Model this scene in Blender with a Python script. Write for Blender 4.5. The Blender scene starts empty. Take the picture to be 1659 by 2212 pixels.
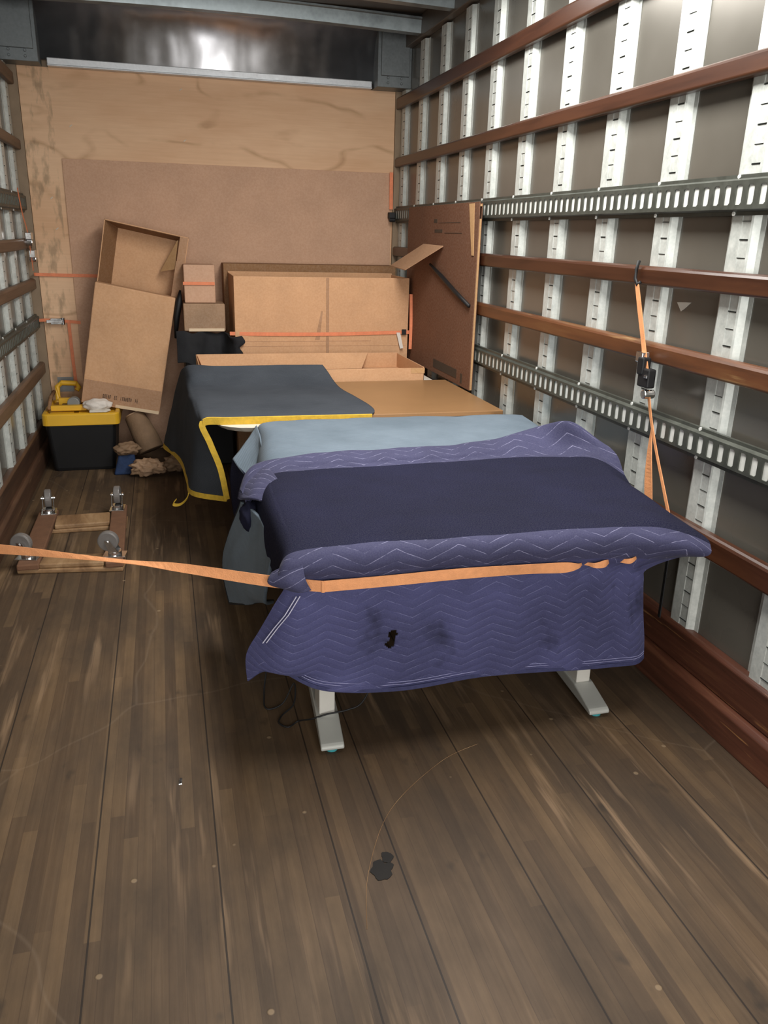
import bpy, bmesh, math, random
from mathutils import Vector, Matrix, noise
S = bpy.context.scene
COL = S.collection
random.seed(7)

# ------------------------------------------------------------------ camera
F_PX, YAW, PITCH, ROLL, CAM_H = 1744.96, 0.2647, 0.3308, 0.0264, 1.4925
cd = bpy.data.cameras.new('camera'); cam = bpy.data.objects.new('camera', cd); COL.objects.link(cam)
fwd = Vector((math.sin(YAW)*math.cos(PITCH), math.cos(YAW)*math.cos(PITCH), -math.sin(PITCH)))
rt = fwd.cross(Vector((0, 0, 1))).normalized(); up = rt.cross(fwd)
c_, s_ = math.cos(ROLL), math.sin(ROLL)
r2 = rt*c_ + up*s_; u2 = -rt*s_ + up*c_
M = Matrix((r2, u2, -fwd)).transposed().to_4x4(); M.translation = Vector((0, 0, CAM_H))
cam.matrix_world = M
cd.sensor_fit = 'VERTICAL'; cd.sensor_height = 36.0; cd.lens = F_PX/2212*36.0
cd.clip_start = 0.02
S.camera = cam

# ------------------------------------------------------------------ light
S.view_settings.view_transform = 'Standard'; S.view_settings.look = 'None'
S.view_settings.gamma = 1.0; S.view_settings.exposure = 0.22
w = bpy.data.worlds.new('sky'); S.world = w; w.use_nodes = True
w.node_tree.nodes['Background'].inputs[0].default_value = (0.80, 0.88, 1.0, 1)
w.node_tree.nodes['Background'].inputs[1].default_value = 0.9
def area(name, loc, rot, sx, sy, power, col, spread=180):
    l = bpy.data.lights.new(name, 'AREA'); l.shape = 'RECTANGLE'; l.size = sx; l.size_y = sy
    l.energy = power; l.color = col; l.spread = math.radians(spread)
    o = bpy.data.objects.new(name, l); COL.objects.link(o); o.location = loc; o.rotation_euler = rot
    return o
# daylight coming in through the open rear door of the truck box
area('door_daylight', (0.40, -1.95, 1.60), (math.radians(-90), 0, math.radians(180)), 2.3, 2.0, 95, (1.0, 0.965, 0.91))
# fill light added out of view under the roof bows to brighten the far end
area('overhead_fill', (0.95, 2.5, 2.62), (0, 0, 0), .6, 3.0, 88, (1.0, 0.97, 0.92))

# ------------------------------------------------------------------ materials
def hexc(h):
    h = h.lstrip('#'); v = [int(h[i:i+2], 16)/255 for i in (0, 2, 4)]
    return tuple((x/12.92 if x <= .04045 else ((x+.055)/1.055)**2.4) for x in v) + (1,)
class NT:
    def __init__(s, name):
        s.m = bpy.data.materials.new(name); s.m.use_nodes = True
        s.t = s.m.node_tree; s.n = s.t.nodes; s.b = s.n['Principled BSDF']
    def add(s, typ, **kw):
        n = s.n.new(typ)
        for k, v in kw.items():
            if k == 'inp':
                for a, b in v.items(): s.put(n.inputs[a], b)
            else: setattr(n, k, v)
        return n
    def put(s, sock, v):
        if hasattr(v, 'is_output') or isinstance(v, bpy.types.NodeSocket): s.t.links.new(v, sock)
        else: sock.default_value = v
    def math(s, op, a, b=None, c=None):
        n = s.n.new('ShaderNodeMath'); n.operation = op
        s.put(n.inputs[0], a)
        if b is not None: s.put(n.inputs[1], b)
        if c is not None: s.put(n.inputs[2], c)
        return n.outputs[0]
    def pos(s): return s.add('ShaderNodeNewGeometry').outputs['Position']
    def obj(s): return s.add('ShaderNodeTexCoord').outputs['Object']
    def uv(s): return s.add('ShaderNodeTexCoord').outputs['UV']
    def sep(s, v):
        n = s.n.new('ShaderNodeSeparateXYZ'); s.put(n.inputs[0], v); return n.outputs
    def comb(s, x, y, z):
        n = s.n.new('ShaderNodeCombineXYZ'); s.put(n.inputs[0], x); s.put(n.inputs[1], y); s.put(n.inputs[2], z); return n.outputs[0]
    def scale(s, v, sc):
        n = s.n.new('ShaderNodeMapping'); s.put(n.inputs[0], v); n.inputs['Scale'].default_value = sc; return n.outputs[0]
    def noise(s, v, sc, det=4, rough=.55, dist=0):
        n = s.add('ShaderNodeTexNoise', inp={'Vector': v, 'Scale': sc, 'Detail': det, 'Roughness': rough, 'Distortion': dist}); return n.outputs['Fac']
    def ramp(s, f, stops):
        n = s.n.new('ShaderNodeValToRGB'); s.put(n.inputs[0], f); e = n.color_ramp.elements
        while len(e) < len(stops): e.new(.5)
        for el, (p, c) in zip(e, stops): el.position = p; el.color = c
        return n.outputs[0]
    def mix(s, f, a, b, mode='MIX'):
        n = s.n.new('ShaderNodeMix'); n.data_type = 'RGBA'; n.blend_type = mode
        s.put(n.inputs[0], f); s.put(n.inputs[6], a); s.put(n.inputs[7], b); return n.outputs[2]
    def bump(s, h, st=.3, d=.01):
        n = s.add('ShaderNodeBump', inp={'Height': h, 'Strength': st, 'Distance': d}); s.put(s.b.inputs['Normal'], n.outputs[0])
    def fin(s, col=None, rough=None, metal=None, spec=None):
        if col is not None: s.put(s.b.inputs['Base Color'], col)
        if rough is not None: s.put(s.b.inputs['Roughness'], rough)
        if metal is not None: s.put(s.b.inputs['Metallic'], metal)
        if spec is not None: s.put(s.b.inputs['Specular IOR Level'], spec)
        return s.m
def plain(name, col, rough=.6, metal=0, var=.12, nsc=9, bump=.0, spec=None):
    n = NT(name); c = hexc(col)
    f = n.noise(n.obj(), nsc, 5, .6)
    d = tuple(x*(1-var) for x in c[:3])+(1,); l = tuple(min(1, x*(1+var)) for x in c[:3])+(1,)
    if bump: n.bump(n.noise(n.obj(), nsc*8, 3), bump, .004)
    return n.fin(n.ramp(f, [(.3, d), (.7, l)]), rough, metal, spec)

def floor_mat():
    n = NT('floor_wood'); p = n.pos(); x, y, z = n.sep(p)
    # laminated strips 33 mm wide
    wob = n.math('MULTIPLY', n.noise(n.scale(p, (1, .25, 1)), 1.3, 2), .010)
    xs = n.math('DIVIDE', n.math('ADD', x, wob), .036)
    strip = n.math('FLOOR', xs)
    wn = n.add('ShaderNodeTexWhiteNoise', noise_dimensions='1D'); n.put(wn.inputs['W'], strip)
    yo = n.math('ADD', y, n.math('MULTIPLY', wn.outputs[0], 3.0))
    seg = n.math('FLOOR', n.math('DIVIDE', yo, 1.15))
    wn2 = n.add('ShaderNodeTexWhiteNoise', noise_dimensions='2D'); n.put(wn2.inputs['Vector'], n.comb(strip, seg, 0))
    base = n.ramp(wn2.outputs[0], [(0, hexc('#423223')), (.35, hexc('#4e3c2a')), (.7, hexc('#5e4a34')), (1, hexc('#725b40'))])
    grain = n.noise(n.scale(p, (70, 2.2, 1)), 1, 5, .6)
    c = n.mix(.35, base, n.ramp(grain, [(.3, hexc('#4c3a29')), (.7, hexc('#725d46'))]), 'MIX')
    dirt = n.noise(n.scale(p, (2.2, .9, 1)), 1.6, 6, .62)
    c = n.mix(n.ramp(dirt, [(.38, (.62, .62, .62, 1)), (.62, (0, 0, 0, 1))]), c, hexc('#332a22'))
    blot = n.noise(n.scale(p, (5, 3, 1)), 2.1, 3, .5)
    c = n.mix(n.ramp(blot, [(.66, (0, 0, 0, 1)), (.76, (.6, .6, .6, 1))]), c, hexc('#241e19'))
    # worn pale streaks
    wear = n.noise(n.scale(p, (26, 1.6, 1)), 1, 3, .55)
    wear2 = n.noise(n.scale(p, (1.5, .8, 1)), 1.2, 3)
    wv = n.math('MULTIPLY', n.ramp(wear, [(.54, (0, 0, 0, 1)), (.66, (.62, .62, .62, 1))]), n.ramp(wear2, [(.46, (0, 0, 0, 1)), (.62, (1, 1, 1, 1))]))
    c = n.mix(wv, c, hexc('#93795e'))
    # fine curved scratches
    vo = n.add('ShaderNodeTexVoronoi', feature='DISTANCE_TO_EDGE', inp={'Vector': n.mix(.25, p, n.add('ShaderNodeTexNoise', inp={'Vector': p, 'Scale': 1.4}).outputs['Color']), 'Scale': .9})
    c = n.mix(n.ramp(vo.outputs[0], [(.0004, (.10, .10, .10, 1)), (.0016, (0, 0, 0, 1))]), c, hexc('#9c8a76'))
    # board seams
    tot = None
    for sx in (-.835, -.54, -.247, .047, .338, .487, .785, 1.077, 1.368):
        d = n.math('ABSOLUTE', n.math('SUBTRACT', x, sx)); m = n.math('LESS_THAN', d, .0022)
        tot = m if tot is None else n.math('MAXIMUM', tot, m)
    c = n.mix(n.math('MULTIPLY', tot, .85), c, hexc('#1c140e'))
    fr = n.math('FRACT', xs); ed = n.math('LESS_THAN', fr, .05)
    c = n.mix(n.math('MULTIPLY', ed, .35), c, hexc('#38291e'))
    # screw plugs
    v = n.add('ShaderNodeTexVoronoi', feature='F1', inp={'Vector': n.scale(p, (1, 1, 0)), 'Scale': 9.0, 'Randomness': .95})
    c = n.mix(n.ramp(v.outputs['Distance'], [(.050, (.5, .5, .5, 1)), (.075, (0, 0, 0, 1))]), c, hexc('#9a8468'))
    hgt = n.math('SUBTRACT', n.math('MULTIPLY', grain, .5), n.math('ADD', tot, n.math('MULTIPLY', n.ramp(v.outputs['Distance'], [(.05, (1, 1, 1, 1)), (.08, (0, 0, 0, 1))]), -1.2)))
    n.bump(hgt, .25, .004)
    rr = n.ramp(dirt, [(.3, (.72, .72, .72, 1)), (.7, (.56, .56, .56, 1))])
    return n.fin(c, rr, 0, .4)

def wood_mat(name, c1, c2, c3, axis=(14, .8, 14), rough=.42, scale=1.0, wearc=None):
    n = NT(name); p = n.obj()
    f = n.noise(n.scale(p, axis), 1.6*scale, 6, .62, .5)
    c = n.ramp(f, [(.3, hexc(c1)), (.52, hexc(c2)), (.72, hexc(c3))])
    if wearc:
        g = n.noise(n.scale(p, (axis[0]*2.2, axis[1]*2, axis[2]*2.2)), 1.3, 4, .6)
        c = n.mix(n.ramp(g, [(.62, (0, 0, 0, 1)), (.72, (.8, .8, .8, 1))]), c, hexc(wearc))
    n.bump(f, .12, .003)
    return n.fin(c, rough)

def ply_mat():
    n = NT('plywood'); p = n.obj(); x, y, z = n.sep(p)
    wx = n.noise(n.scale(p, (1.0, 1, 2.2)), 1.2, 2, .45, .4)
    fld = n.math('ADD', n.math('MULTIPLY', z, .9), n.math('MULTIPLY', wx, 1.5))
    ln = n.math('PINGPONG', n.math('MULTIPLY', fld, 3.1), .5)
    brk = n.noise(n.scale(p, (1.6, 1, 3)), 2.0, 3)
    band = n.math('MULTIPLY', n.ramp(ln, [(.0, (1, 1, 1, 1)), (.13, (0, 0, 0, 1))]), n.ramp(brk, [(.42, (0, 0, 0, 1)), (.60, (.55, .55, .55, 1))]))
    big = n.noise(n.scale(p, (.7, 1, 2)), 1.6, 4, .6)
    fine = n.noise(n.scale(p, (3, 3, 60)), 1.5, 4)
    c = n.ramp(big, [(.3, hexc('#d8ac86')), (.7, hexc('#eac4a0'))])
    c = n.mix(.12, c, n.ramp(fine, [(.3, hexc('#ae8a66')), (.7, hexc('#eed0aa'))]))
    c = n.mix(band, c, hexc('#a67e58'))
    st = n.noise(n.scale(p, (7, 1, 2.5)), 2.2, 4, .6)
    edge = n.math('LESS_THAN', x, -.60)
    c = n.mix(n.math('MULTIPLY', n.ramp(st, [(.5, (0, 0, 0, 1)), (.64, (.6, .6, .6, 1))]), edge), c, hexc('#8c785e'))
    return n.fin(c, .6, 0, .3)

def card_mat(name, col, dark=.1, rough=.78):
    n = NT(name); p = n.obj(); c = hexc(col)
    f = n.noise(p, 5, 5, .6); g = n.noise(n.scale(p, (1, 1, 1)), 90, 2)
    lo = tuple(v*(1-dark) for v in c[:3])+(1,); hi = tuple(min(1, v*(1+dark*.7)) for v in c[:3])+(1,)
    cc = n.ramp(f, [(.3, lo), (.7, hi)])
    cc = n.mix(.06, cc, n.ramp(g, [(.35, (.1, .07, .05, 1)), (.65, (.8, .7, .6, 1))]))
    n.bump(n.noise(p, 14, 2), .15, .004)
    return n.fin(cc, rough, 0, .25)

def quilt_mat(name, c1, c2, thread, spacing=.026, period=.165, amp=.035, lw=.045, dirt=None, tf=.6, hole=False, rough=.8, bumps=.22, sheen=.04, spec=.2):
    n = NT(name); u, v, _ = n.sep(n.uv())
    tri = n.math('PINGPONG', u, period/2)
    wv = n.math('ADD', v, n.math('MULTIPLY', tri, amp/(period/2)))
    wob = n.math('MULTIPLY', n.noise(n.uv(), 7, 3), .014)
    fr = n.math('FRACT', n.math('DIVIDE', n.math('ADD', wv, wob), spacing))
    d = n.math('PINGPONG', fr, .5)                # 0 on stitch, .5 in middle of a puff
    line = n.ramp(d, [(lw*.5, (1, 1, 1, 1)), (lw, (0, 0, 0, 1))])
    gap = n.noise(n.uv(), 22, 3, .7)
    line = n.math('MULTIPLY', line, n.ramp(gap, [(.42, (0, 0, 0, 1)), (.58, (1, 1, 1, 1))]))
    f = n.noise(n.obj(), 3.5, 5, .6); fine = n.noise(n.uv(), 260, 2)
    c = n.ramp(f, [(.3, hexc(c1)), (.7, hexc(c2))])
    c = n.mix(.025, c, n.ramp(fine, [(.3, (.0, .0, .0, 1)), (.7, (.8, .8, .85, 1))]))
    c = n.mix(n.math('MULTIPLY', line, tf), c, hexc(thread))
    if dirt:
        g = n.noise(n.uv(), 4.3, 4, .6)
        c = n.mix(n.ramp(g, [(.56, (0, 0, 0, 1)), (.68, (.75, .75, .75, 1))]), c, hexc(dirt))
    puff = n.math('POWER', n.math('MULTIPLY', d, 2.0), .45)
    h = n.math('ADD', puff, n.math('MULTIPLY', n.noise(n.uv(), 30, 3), .35))
    n.bump(h, bumps, .006)
    n.put(n.b.inputs['Sheen Weight'], sheen)
    return n.fin(c, rough, 0, spec)

def panel_mat():
    n = NT('wall_panel'); p = n.obj()
    f = n.noise(p, 1.6, 4)
    c = n.ramp(f, [(.3, hexc('#67635b')), (.7, hexc('#76726a'))])
    n.bump(n.noise(p, 2.2, 2), .05, .01)
    return n.fin(c, n.ramp(f, [(.3, (.22, .22, .22, 1)), (.7, (.30, .30, .30, 1))]), .35, .7)
def galv(name, c1, c2, rough=.42, metal=.75, sc=18, wav=0):
    n = NT(name); p = n.obj()
    if wav: n.bump(n.noise(n.scale(p, (2.6, 1, 1.6)), 1.0, 2, .5), wav, .10)
    v = n.add('ShaderNodeTexVoronoi', inp={'Vector': p, 'Scale': sc*4}); f = n.noise(p, sc, 5, .7)
    c = n.mix(.35, n.ramp(f, [(.3, hexc(c1)), (.7, hexc(c2))]), n.ramp(v.outputs['Distance'], [(0, hexc(c1)), (1, hexc(c2))]))
    return n.fin(c, n.ramp(f, [(.3, (rough-.08,)*3+(1,)), (.7, (rough+.1,)*3+(1,))]), metal)

MAT = dict(
    floor=floor_mat(), ply=ply_mat(), panel=panel_mat(),
    post=galv('post_metal', '#b4bab6', '#d9dcd7', .42, .30, 30),
    slot=plain('slot_shadow', '#5d605d', .7, .2),
    track=galv('track_metal', '#454842', '#5a5d56', .45, .45),
    galvb=galv('track_back', '#d4d8d2', '#f4f4f0', .45, .15),
    nose=galv('nose_sheet', '#c4c4c8', '#e6e6ea', .36, 1.0, 3, .75),
    bow=galv('roof_bow_metal', '#8b9497', '#aab4b7', .38, .8, 12),
    dmetal=galv('dark_bracket', '#6a7072', '#868c8e', .5, .6),
    roof=plain('roof_sheet', '#5f564c', .45, .3),
    rail=wood_mat('red_rail_wood', '#331b10', '#432618', '#50301d', (16, .9, 16), .33),
    railo=wood_mat('orange_rail_wood', '#462a19', '#603920', '#72502f', (12, .9, 12), .4, 1.0, '#8a6a44'),
    raill=wood_mat('grey_rail_wood', '#54402f', '#6b5341', '#806853', (12, .9, 12), .5),
    basel=wood_mat('scuff_wood_dark', '#3f2c21', '#52392a', '#634836', (18, 1.2, 18), .5, 1.0, '#7d6348'),
    base=wood_mat('scuff_wood', '#45271b', '#5d3627', '#734a34', (18, 1.2, 18), .5, 1.0, '#a9794c'),
    brace=wood_mat('dolly_wood', '#6f5237', '#91714f', '#a98a66', (9, 2, 9), .6),
    carpet=plain('dolly_end_wood', '#6d4c36', .8, 0, .15, 20, .2),
    card=card_mat('cardboard', '#d0a27a'), cardd=card_mat('cardboard_dark', '#b08868'),
    cardr=card_mat('cardboard_red', '#704a35'), sheet=card_mat('cardboard_sheet', '#c8a084', .07),
    cards=card_mat('cardboard_side', '#8e6947'),
    hard=plain('hardboard', '#94704c', .38, 0, .06, 4), flute=card_mat('flute', '#c79d6e'),
    navy=quilt_mat('navy_quilt', '#37385a', '#474871', '#8e90b8', dirt='#1f2032', tf=.42, lw=.035),
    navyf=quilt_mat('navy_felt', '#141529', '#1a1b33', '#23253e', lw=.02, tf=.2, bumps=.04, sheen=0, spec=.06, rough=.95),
    navyfold=quilt_mat('navy_fold_quilt', '#31314c', '#3f3f5e', '#a09fbe', spacing=.030, period=.178, amp=.036, lw=.035, tf=.6),
    hem=plain('navy_hem', '#303256', .8, 0, .2, 60, .4), thread=plain('white_thread', '#8b8bb0', .8), threadw=plain('pale_thread', '#c9c8dc', .8),
    sky=quilt_mat('light_blue_felt', '#606e7a', '#717f8c', '#808e9a', lw=.02, tf=.3, bumps=.15, spec=.1),
    slate=quilt_mat('slate_felt', '#3a3f46', '#454a51', '#5c626c', spacing=.05, lw=.02, tf=.4, bumps=.08, sheen=0, spec=.08, rough=.95),
    yellow=plain('yellow_binding', '#d9b23a', .75, 0, .15, 40, .3),
    yplas=plain('yellow_plastic', '#e2b02c', .4, 0, .06, 8), bplas=plain('black_plastic', '#131416', .42, 0, .1, 8),
    blackb=plain('black_rubber', '#0e0e10', .6), fabric=plain('black_fabric', '#17181c', .85, 0, .3, 12, .3),
    orange=plain('orange_webbing', '#dc9765', .7, 0, .1, 40, .3), redo=plain('red_orange_webbing', '#e68a62', .7, 0, .1, 40, .3),
    desk=plain('desk_silver_paint', '#b9bab4', .42, .15, .03, 10), column=plain('desk_column_paint', '#cfccc4', .4, .1, .03, 10),
    teal=plain('teal_glide', '#3f9aa0', .4), white=plain('white_laminate', '#d8d2c6', .5, 0, .04),
    chrome=galv('chrome', '#c8c8c8', '#f2f2f2', .18, 1.0), wheel=plain('grey_wheel', '#6f6b68', .4, 0, .1),
    paper=plain('brown_paper', '#7d644c', .8, 0, .2, 10, .5), paperl=plain('brown_paper_light', '#b39274', .7, 0, .25, 20, .6),
    cloth=plain('white_cloth', '#dcd4cb', .8, 0, .08, 12, .4), tape=plain('grey_tape', '#8b8d8c', .4, .2),
    blue=plain('blue_fabric', '#1b3155', .8, 0, .3, 12, .4), ink=plain('ink', '#5a4536', .8), inkd=plain('dark_ink', '#45372a', .8),
    corner=plain('corner_strip', '#8a765f', .6, .1), stain=plain('grey_stain', '#8f8c84', .7), leaf=plain('dark_leaf', '#15110e', .8, 0, .3),
    clear=plain('clear_tape', '#d8c0a0', .2, 0, .05))

# ------------------------------------------------------------------ mesh helpers
class MB:
    def __init__(s): s.v = []; s.f = []; s.mi = []
    def face(s, pts, mi=0):
        b = len(s.v); s.v += [tuple(p) for p in pts]; s.f.append(tuple(range(b, b+len(pts)))); s.mi.append(mi)
    def box(s, x0, x1, y0, y1, z0, z1, mi=0):
        P = [(x, y, z) for x in (x0, x1) for y in (y0, y1) for z in (z0, z1)]; b = len(s.v); s.v += P
        for q in ((0, 1, 3, 2), (4, 6, 7, 5), (0, 4, 5, 1), (2, 3, 7, 6), (0, 2, 6, 4), (1, 5, 7, 3)):
            s.f.append(tuple(b+i for i in q)); s.mi.append(mi)
        return s
    def hexa(s, P, mi=0):       # 8 points: bottom 4 then top 4
        b = len(s.v); s.v += [tuple(p) for p in P]
        for q in ((3, 2, 1, 0), (4, 5, 6, 7), (0, 1, 5, 4), (1, 2, 6, 5), (2, 3, 7, 6), (3, 0, 4, 7)):
            s.f.append(tuple(b+i for i in q)); s.mi.append(mi)
        return s
    def prism(s, prof, axis, a, b_, mi=0):   # profile of 2D points extruded on axis
        def P(p, t): return {'x': (t, p[0], p[1]), 'y': (p[0], t, p[1]), 'z': (p[0], p[1], t)}[axis]
        n = len(prof); b = len(s.v); s.v += [P(p, a) for p in prof]+[P(p, b_) for p in prof]
        for i in range(n): s.f.append((b+i, b+(i+1) % n, b+n+(i+1) % n, b+n+i)); s.mi.append(mi)
        s.f.append(tuple(b+i for i in range(n))[::-1]); s.f.append(tuple(b+n+i for i in range(n))); s.mi += [mi, mi]
        return s
    def tube(s, pts, r, n=10, mi=0, cap=True):
        pts = [Vector(p) for p in pts]; rs = r if isinstance(r, (list, tuple)) else [r]*len(pts); b = len(s.v)
        ref = Vector((0, 0, 1))
        for i, p in enumerate(pts):
            t = (pts[min(i+1, len(pts)-1)]-pts[max(i-1, 0)]).normalized()
            a = t.cross(ref)
            if a.length < .05: a = t.cross(Vector((1, 0, 0)))
            a.normalize(); c = a.cross(t)
            for k in range(n):
                an = 2*math.pi*k/n; s.v.append(tuple(p+(a*math.cos(an)+c*math.sin(an))*rs[i]))
        for i in range(len(pts)-1):
            for k in range(n):
                s.f.append((b+i*n+k, b+i*n+(k+1) % n, b+(i+1)*n+(k+1) % n, b+(i+1)*n+k)); s.mi.append(mi)
        if cap:
            s.f.append(tuple(b+k for k in range(n))[::-1]); s.f.append(tuple(b+(len(pts)-1)*n+k for k in range(n))); s.mi += [mi, mi]
        return s
    def cyl(s, c, ax, r, h, n=24, mi=0):
        c = Vector(c); a = Vector(ax).normalized(); return s.tube([c-a*h/2, c+a*h/2], r, n, mi)
    def build(s, name, mats, parent=None, bevel=0, smooth=False, loc=None, M=None, seg=2, weld=False):
        me = bpy.data.meshes.new(name)
        L = Vector(loc) if loc is not None else Vector((0, 0, 0))
        vv = [Vector(v)-L for v in s.v]
        if M is not None: vv = [M @ v for v in vv]
        me.from_pydata(vv, [], s.f)
        for m in (mats if isinstance(mats, (list, tuple)) else [mats]): me.materials.append(m)
        for p, i in zip(me.polygons, s.mi): p.material_index = i; p.use_smooth = smooth
        bm = bmesh.new(); bm.from_mesh(me)
        if weld: bmesh.ops.remove_doubles(bm, verts=bm.verts, dist=1e-5)
        bmesh.ops.recalc_face_normals(bm, faces=bm.faces)
        bm.to_mesh(me); bm.free()
        o = bpy.data.objects.new(name, me); COL.objects.link(o); o.location = L
        if parent: o.parent = parent; o.location = L
        if bevel:
            m = o.modifiers.new('bevel', 'BEVEL'); m.width = bevel; m.segments = seg; m.limit_method = 'ANGLE'; m.angle_limit = .6
            m.harden_normals = False
        return o
def tag(o, label, cat, group=None, kind=None):
    o['label'] = label; o['category'] = cat
    if group: o['group'] = group
    if kind: o['kind'] = kind
    return o
def struct(o, label=None):
    o['kind'] = 'structure'
    if label: o['label'] = label
    return o
def empty(name, label, cat, loc=(0, 0, 0), group=None):
    o = bpy.data.objects.new(name, None); COL.objects.link(o); o.location = loc; o.empty_display_size = .1
    return tag(o, label, cat, group)
def adopt(child, root):         # child mesh built in world coordinates
    child.parent = root
    child.location = Vector(child.location)-Vector(root.location)
    return child
def cr(P, t):
    n = len(P)-1; x = t*n; i = min(int(x), n-1); f = x-i
    a, b, c, d = P[max(i-1, 0)], P[i], P[i+1], P[min(i+2, n)]
    return .5*((2*b)+(c-a)*f+(2*a-5*b+4*c-d)*f*f+(-a+3*b-3*c+d)*f*f*f)
def surf(name, rows, mat, nu=90, nv=70, thick=.007, wr=0.0, wrs=6.0, parent=None, uvo=(0, 0), hole=None, seedv=0, wz=None, matfn=None):
    """cloth from a grid of control points (rows down, columns across)"""
    rows = [[Vector(p) for p in r] for r in rows]
    grid = []
    for j in range(nv+1):
        tv = j/nv
        # interpolate every column down, then across
        colp = [cr([r[i] for r in rows], tv) for i in range(len(rows[0]))]
        grid.append([cr(colp, i/nu) for i in range(nu+1)])
    # metric uv
    U = [0.0]; jm = nv//2
    for i in range(1, nu+1): U.append(U[-1]+(grid[jm][i]-grid[jm][i-1]).length)
    V = [0.0]; im = nu//2
    for j in range(1, nv+1): V.append(V[-1]+(grid[j][im]-grid[j-1][im]).length)
    vs = []
    for j in range(nv+1):
        for i in range(nu+1):
            p = grid[j][i]
            if wr:
                a = grid[j][min(i+1, nu)]-grid[j][max(i-1, 0)]; b = grid[min(j+1, nv)][i]-grid[max(j-1, 0)][i]
                nn = a.cross(b)
                if nn.length > 1e-9: nn.normalize()
                k = wz(i/nu, j/nv) if wz else 1
                q = Vector((U[i]*wrs, V[j]*wrs*.6, seedv))
                p = p+nn*(noise.noise(q)*wr*k+noise.noise(q*2.7)*wr*.35*k)
            vs.append(p)
    fs = []; uvs = []; mis = []
    for j in range(nv):
        for i in range(nu):
            if hole and hole(U[i]+uvo[0], V[j], i/nu, j/nv): continue
            q = (j*(nu+1)+i, j*(nu+1)+i+1, (j+1)*(nu+1)+i+1, (j+1)*(nu+1)+i)
            fs.append(q); uvs += [(U[i]+uvo[0], -V[j]+uvo[1]), (U[i+1]+uvo[0], -V[j]+uvo[1]), (U[i+1]+uvo[0], -V[j+1]+uvo[1]), (U[i]+uvo[0], -V[j+1]+uvo[1])]
            mis.append(matfn(i/nu, j/nv) if matfn else 0)
    me = bpy.data.meshes.new(name); me.from_pydata(vs, [], fs)
    for m in (mat if isinstance(mat, (list, tuple)) else [mat]): me.materials.append(m)
    uvl = me.uv_layers.new(name='UVMap')
    for k, uvv in enumerate(uvs): uvl.data[k].uv = uvv
    for p, mi in zip(me.polygons, mis): p.use_smooth = True; p.material_index = mi
    o = bpy.data.objects.new(name, me); COL.objects.link(o)
    m = o.modifiers.new('thickness', 'SOLIDIFY'); m.thickness = thick; m.offset = 0
    if parent: o.parent = parent
    o['_g'] = 0; del o['_g']
    return o, grid
def ribbon(mb, pts, wid, th=.002, sub=8, mi=0):
    """flat webbing: pts = [(point, width direction, width factor)]"""
    P = [Vector(p[0]) for p in pts]; D = [Vector(p[1]).normalized()*(p[2] if len(p) > 2 else 1) for p in pts]
    n = (len(P)-1)*sub; L = []
    for k in range(n+1):
        t = k/n; p = cr(P, t); d = cr(D, t)
        tg = cr(P, min(1, t+.01))-cr(P, max(0, t-.01)); nn = tg.cross(d)
        if nn.length < 1e-9: nn = Vector((0, 1, 0))
        nn.normalize()
        L.append([p+d*wid/2+nn*th/2, p-d*wid/2+nn*th/2, p-d*wid/2-nn*th/2, p+d*wid/2-nn*th/2])
    b = len(mb.v)
    for q in L: mb.v += [tuple(x) for x in q]
    for k in range(n):
        for e in range(4):
            mb.f.append((b+k*4+e, b+k*4+(e+1) % 4, b+(k+1)*4+(e+1) % 4, b+(k+1)*4+e)); mb.mi.append(mi)
    mb.f.append((b, b+1, b+2, b+3)); mb.f.append((b+n*4+3, b+n*4+2, b+n*4+1, b+n*4)); mb.mi += [mi, mi]
    return mb
def piping(name, pts, r, mat, parent=None, flat=1.0):
    m = MB(); P = [Vector(p) for p in pts]; n = (len(P)-1)*6
    m.tube([cr(P, k/n) for k in range(n+1)], r, 8)
    return m.build(name, mat, parent, smooth=True)

# ------------------------------------------------------------------ setting
YB, YF = -2.0, 5.875           # rear door, nose wall
XR, XL = 1.658, -.860          # wall skins
FR, FL = 1.633, -.835          # post faces
RR, RL = 1.600, -.802          # rail faces
m = MB().box(XL-.03, XR+.03, YB, YF+.05, -.04, 0); struct(m.build('floor', MAT['floor']), 'worn brown laminated hardwood truck floor')
m = MB().box(XR, XR+.03, YB, YF+.05, 0, 2.80); struct(m.build('wall_right', MAT['panel']), 'glossy grey right side wall of the truck box')
m = MB().box(XL-.03, XL, YB, YF+.05, 0, 2.80); struct(m.build('wall_left', MAT['panel']), 'glossy grey left side wall of the truck box')
m = MB().box(-.78, 1.595, YF, YF+.02, 0, 2.405); struct(m.build('wall_back', MAT['ply']), 'plywood nose wall of the truck box')
m = MB().box(XL, XR, YF+.022, YF+.05, 0, 2.80); struct(m.build('wall_nose', MAT['corner']))
m = MB().box(XL-.03, XR+.03, YB, YF+.05, 2.76, 2.80); struct(m.build('ceiling', MAT['roof']), 'dark sheet roof of the truck box')
# corner strips beside the plywood
m = MB().box(XL, -.782, YF-.01, YF+.02, 0, 2.41); struct(m.build('trim_1', MAT['corner']))
m = MB().box(1.597, XR, YF-.01, YF+.02, 0, 2.41); struct(m.build('trim_2', MAT['corner']))
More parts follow.
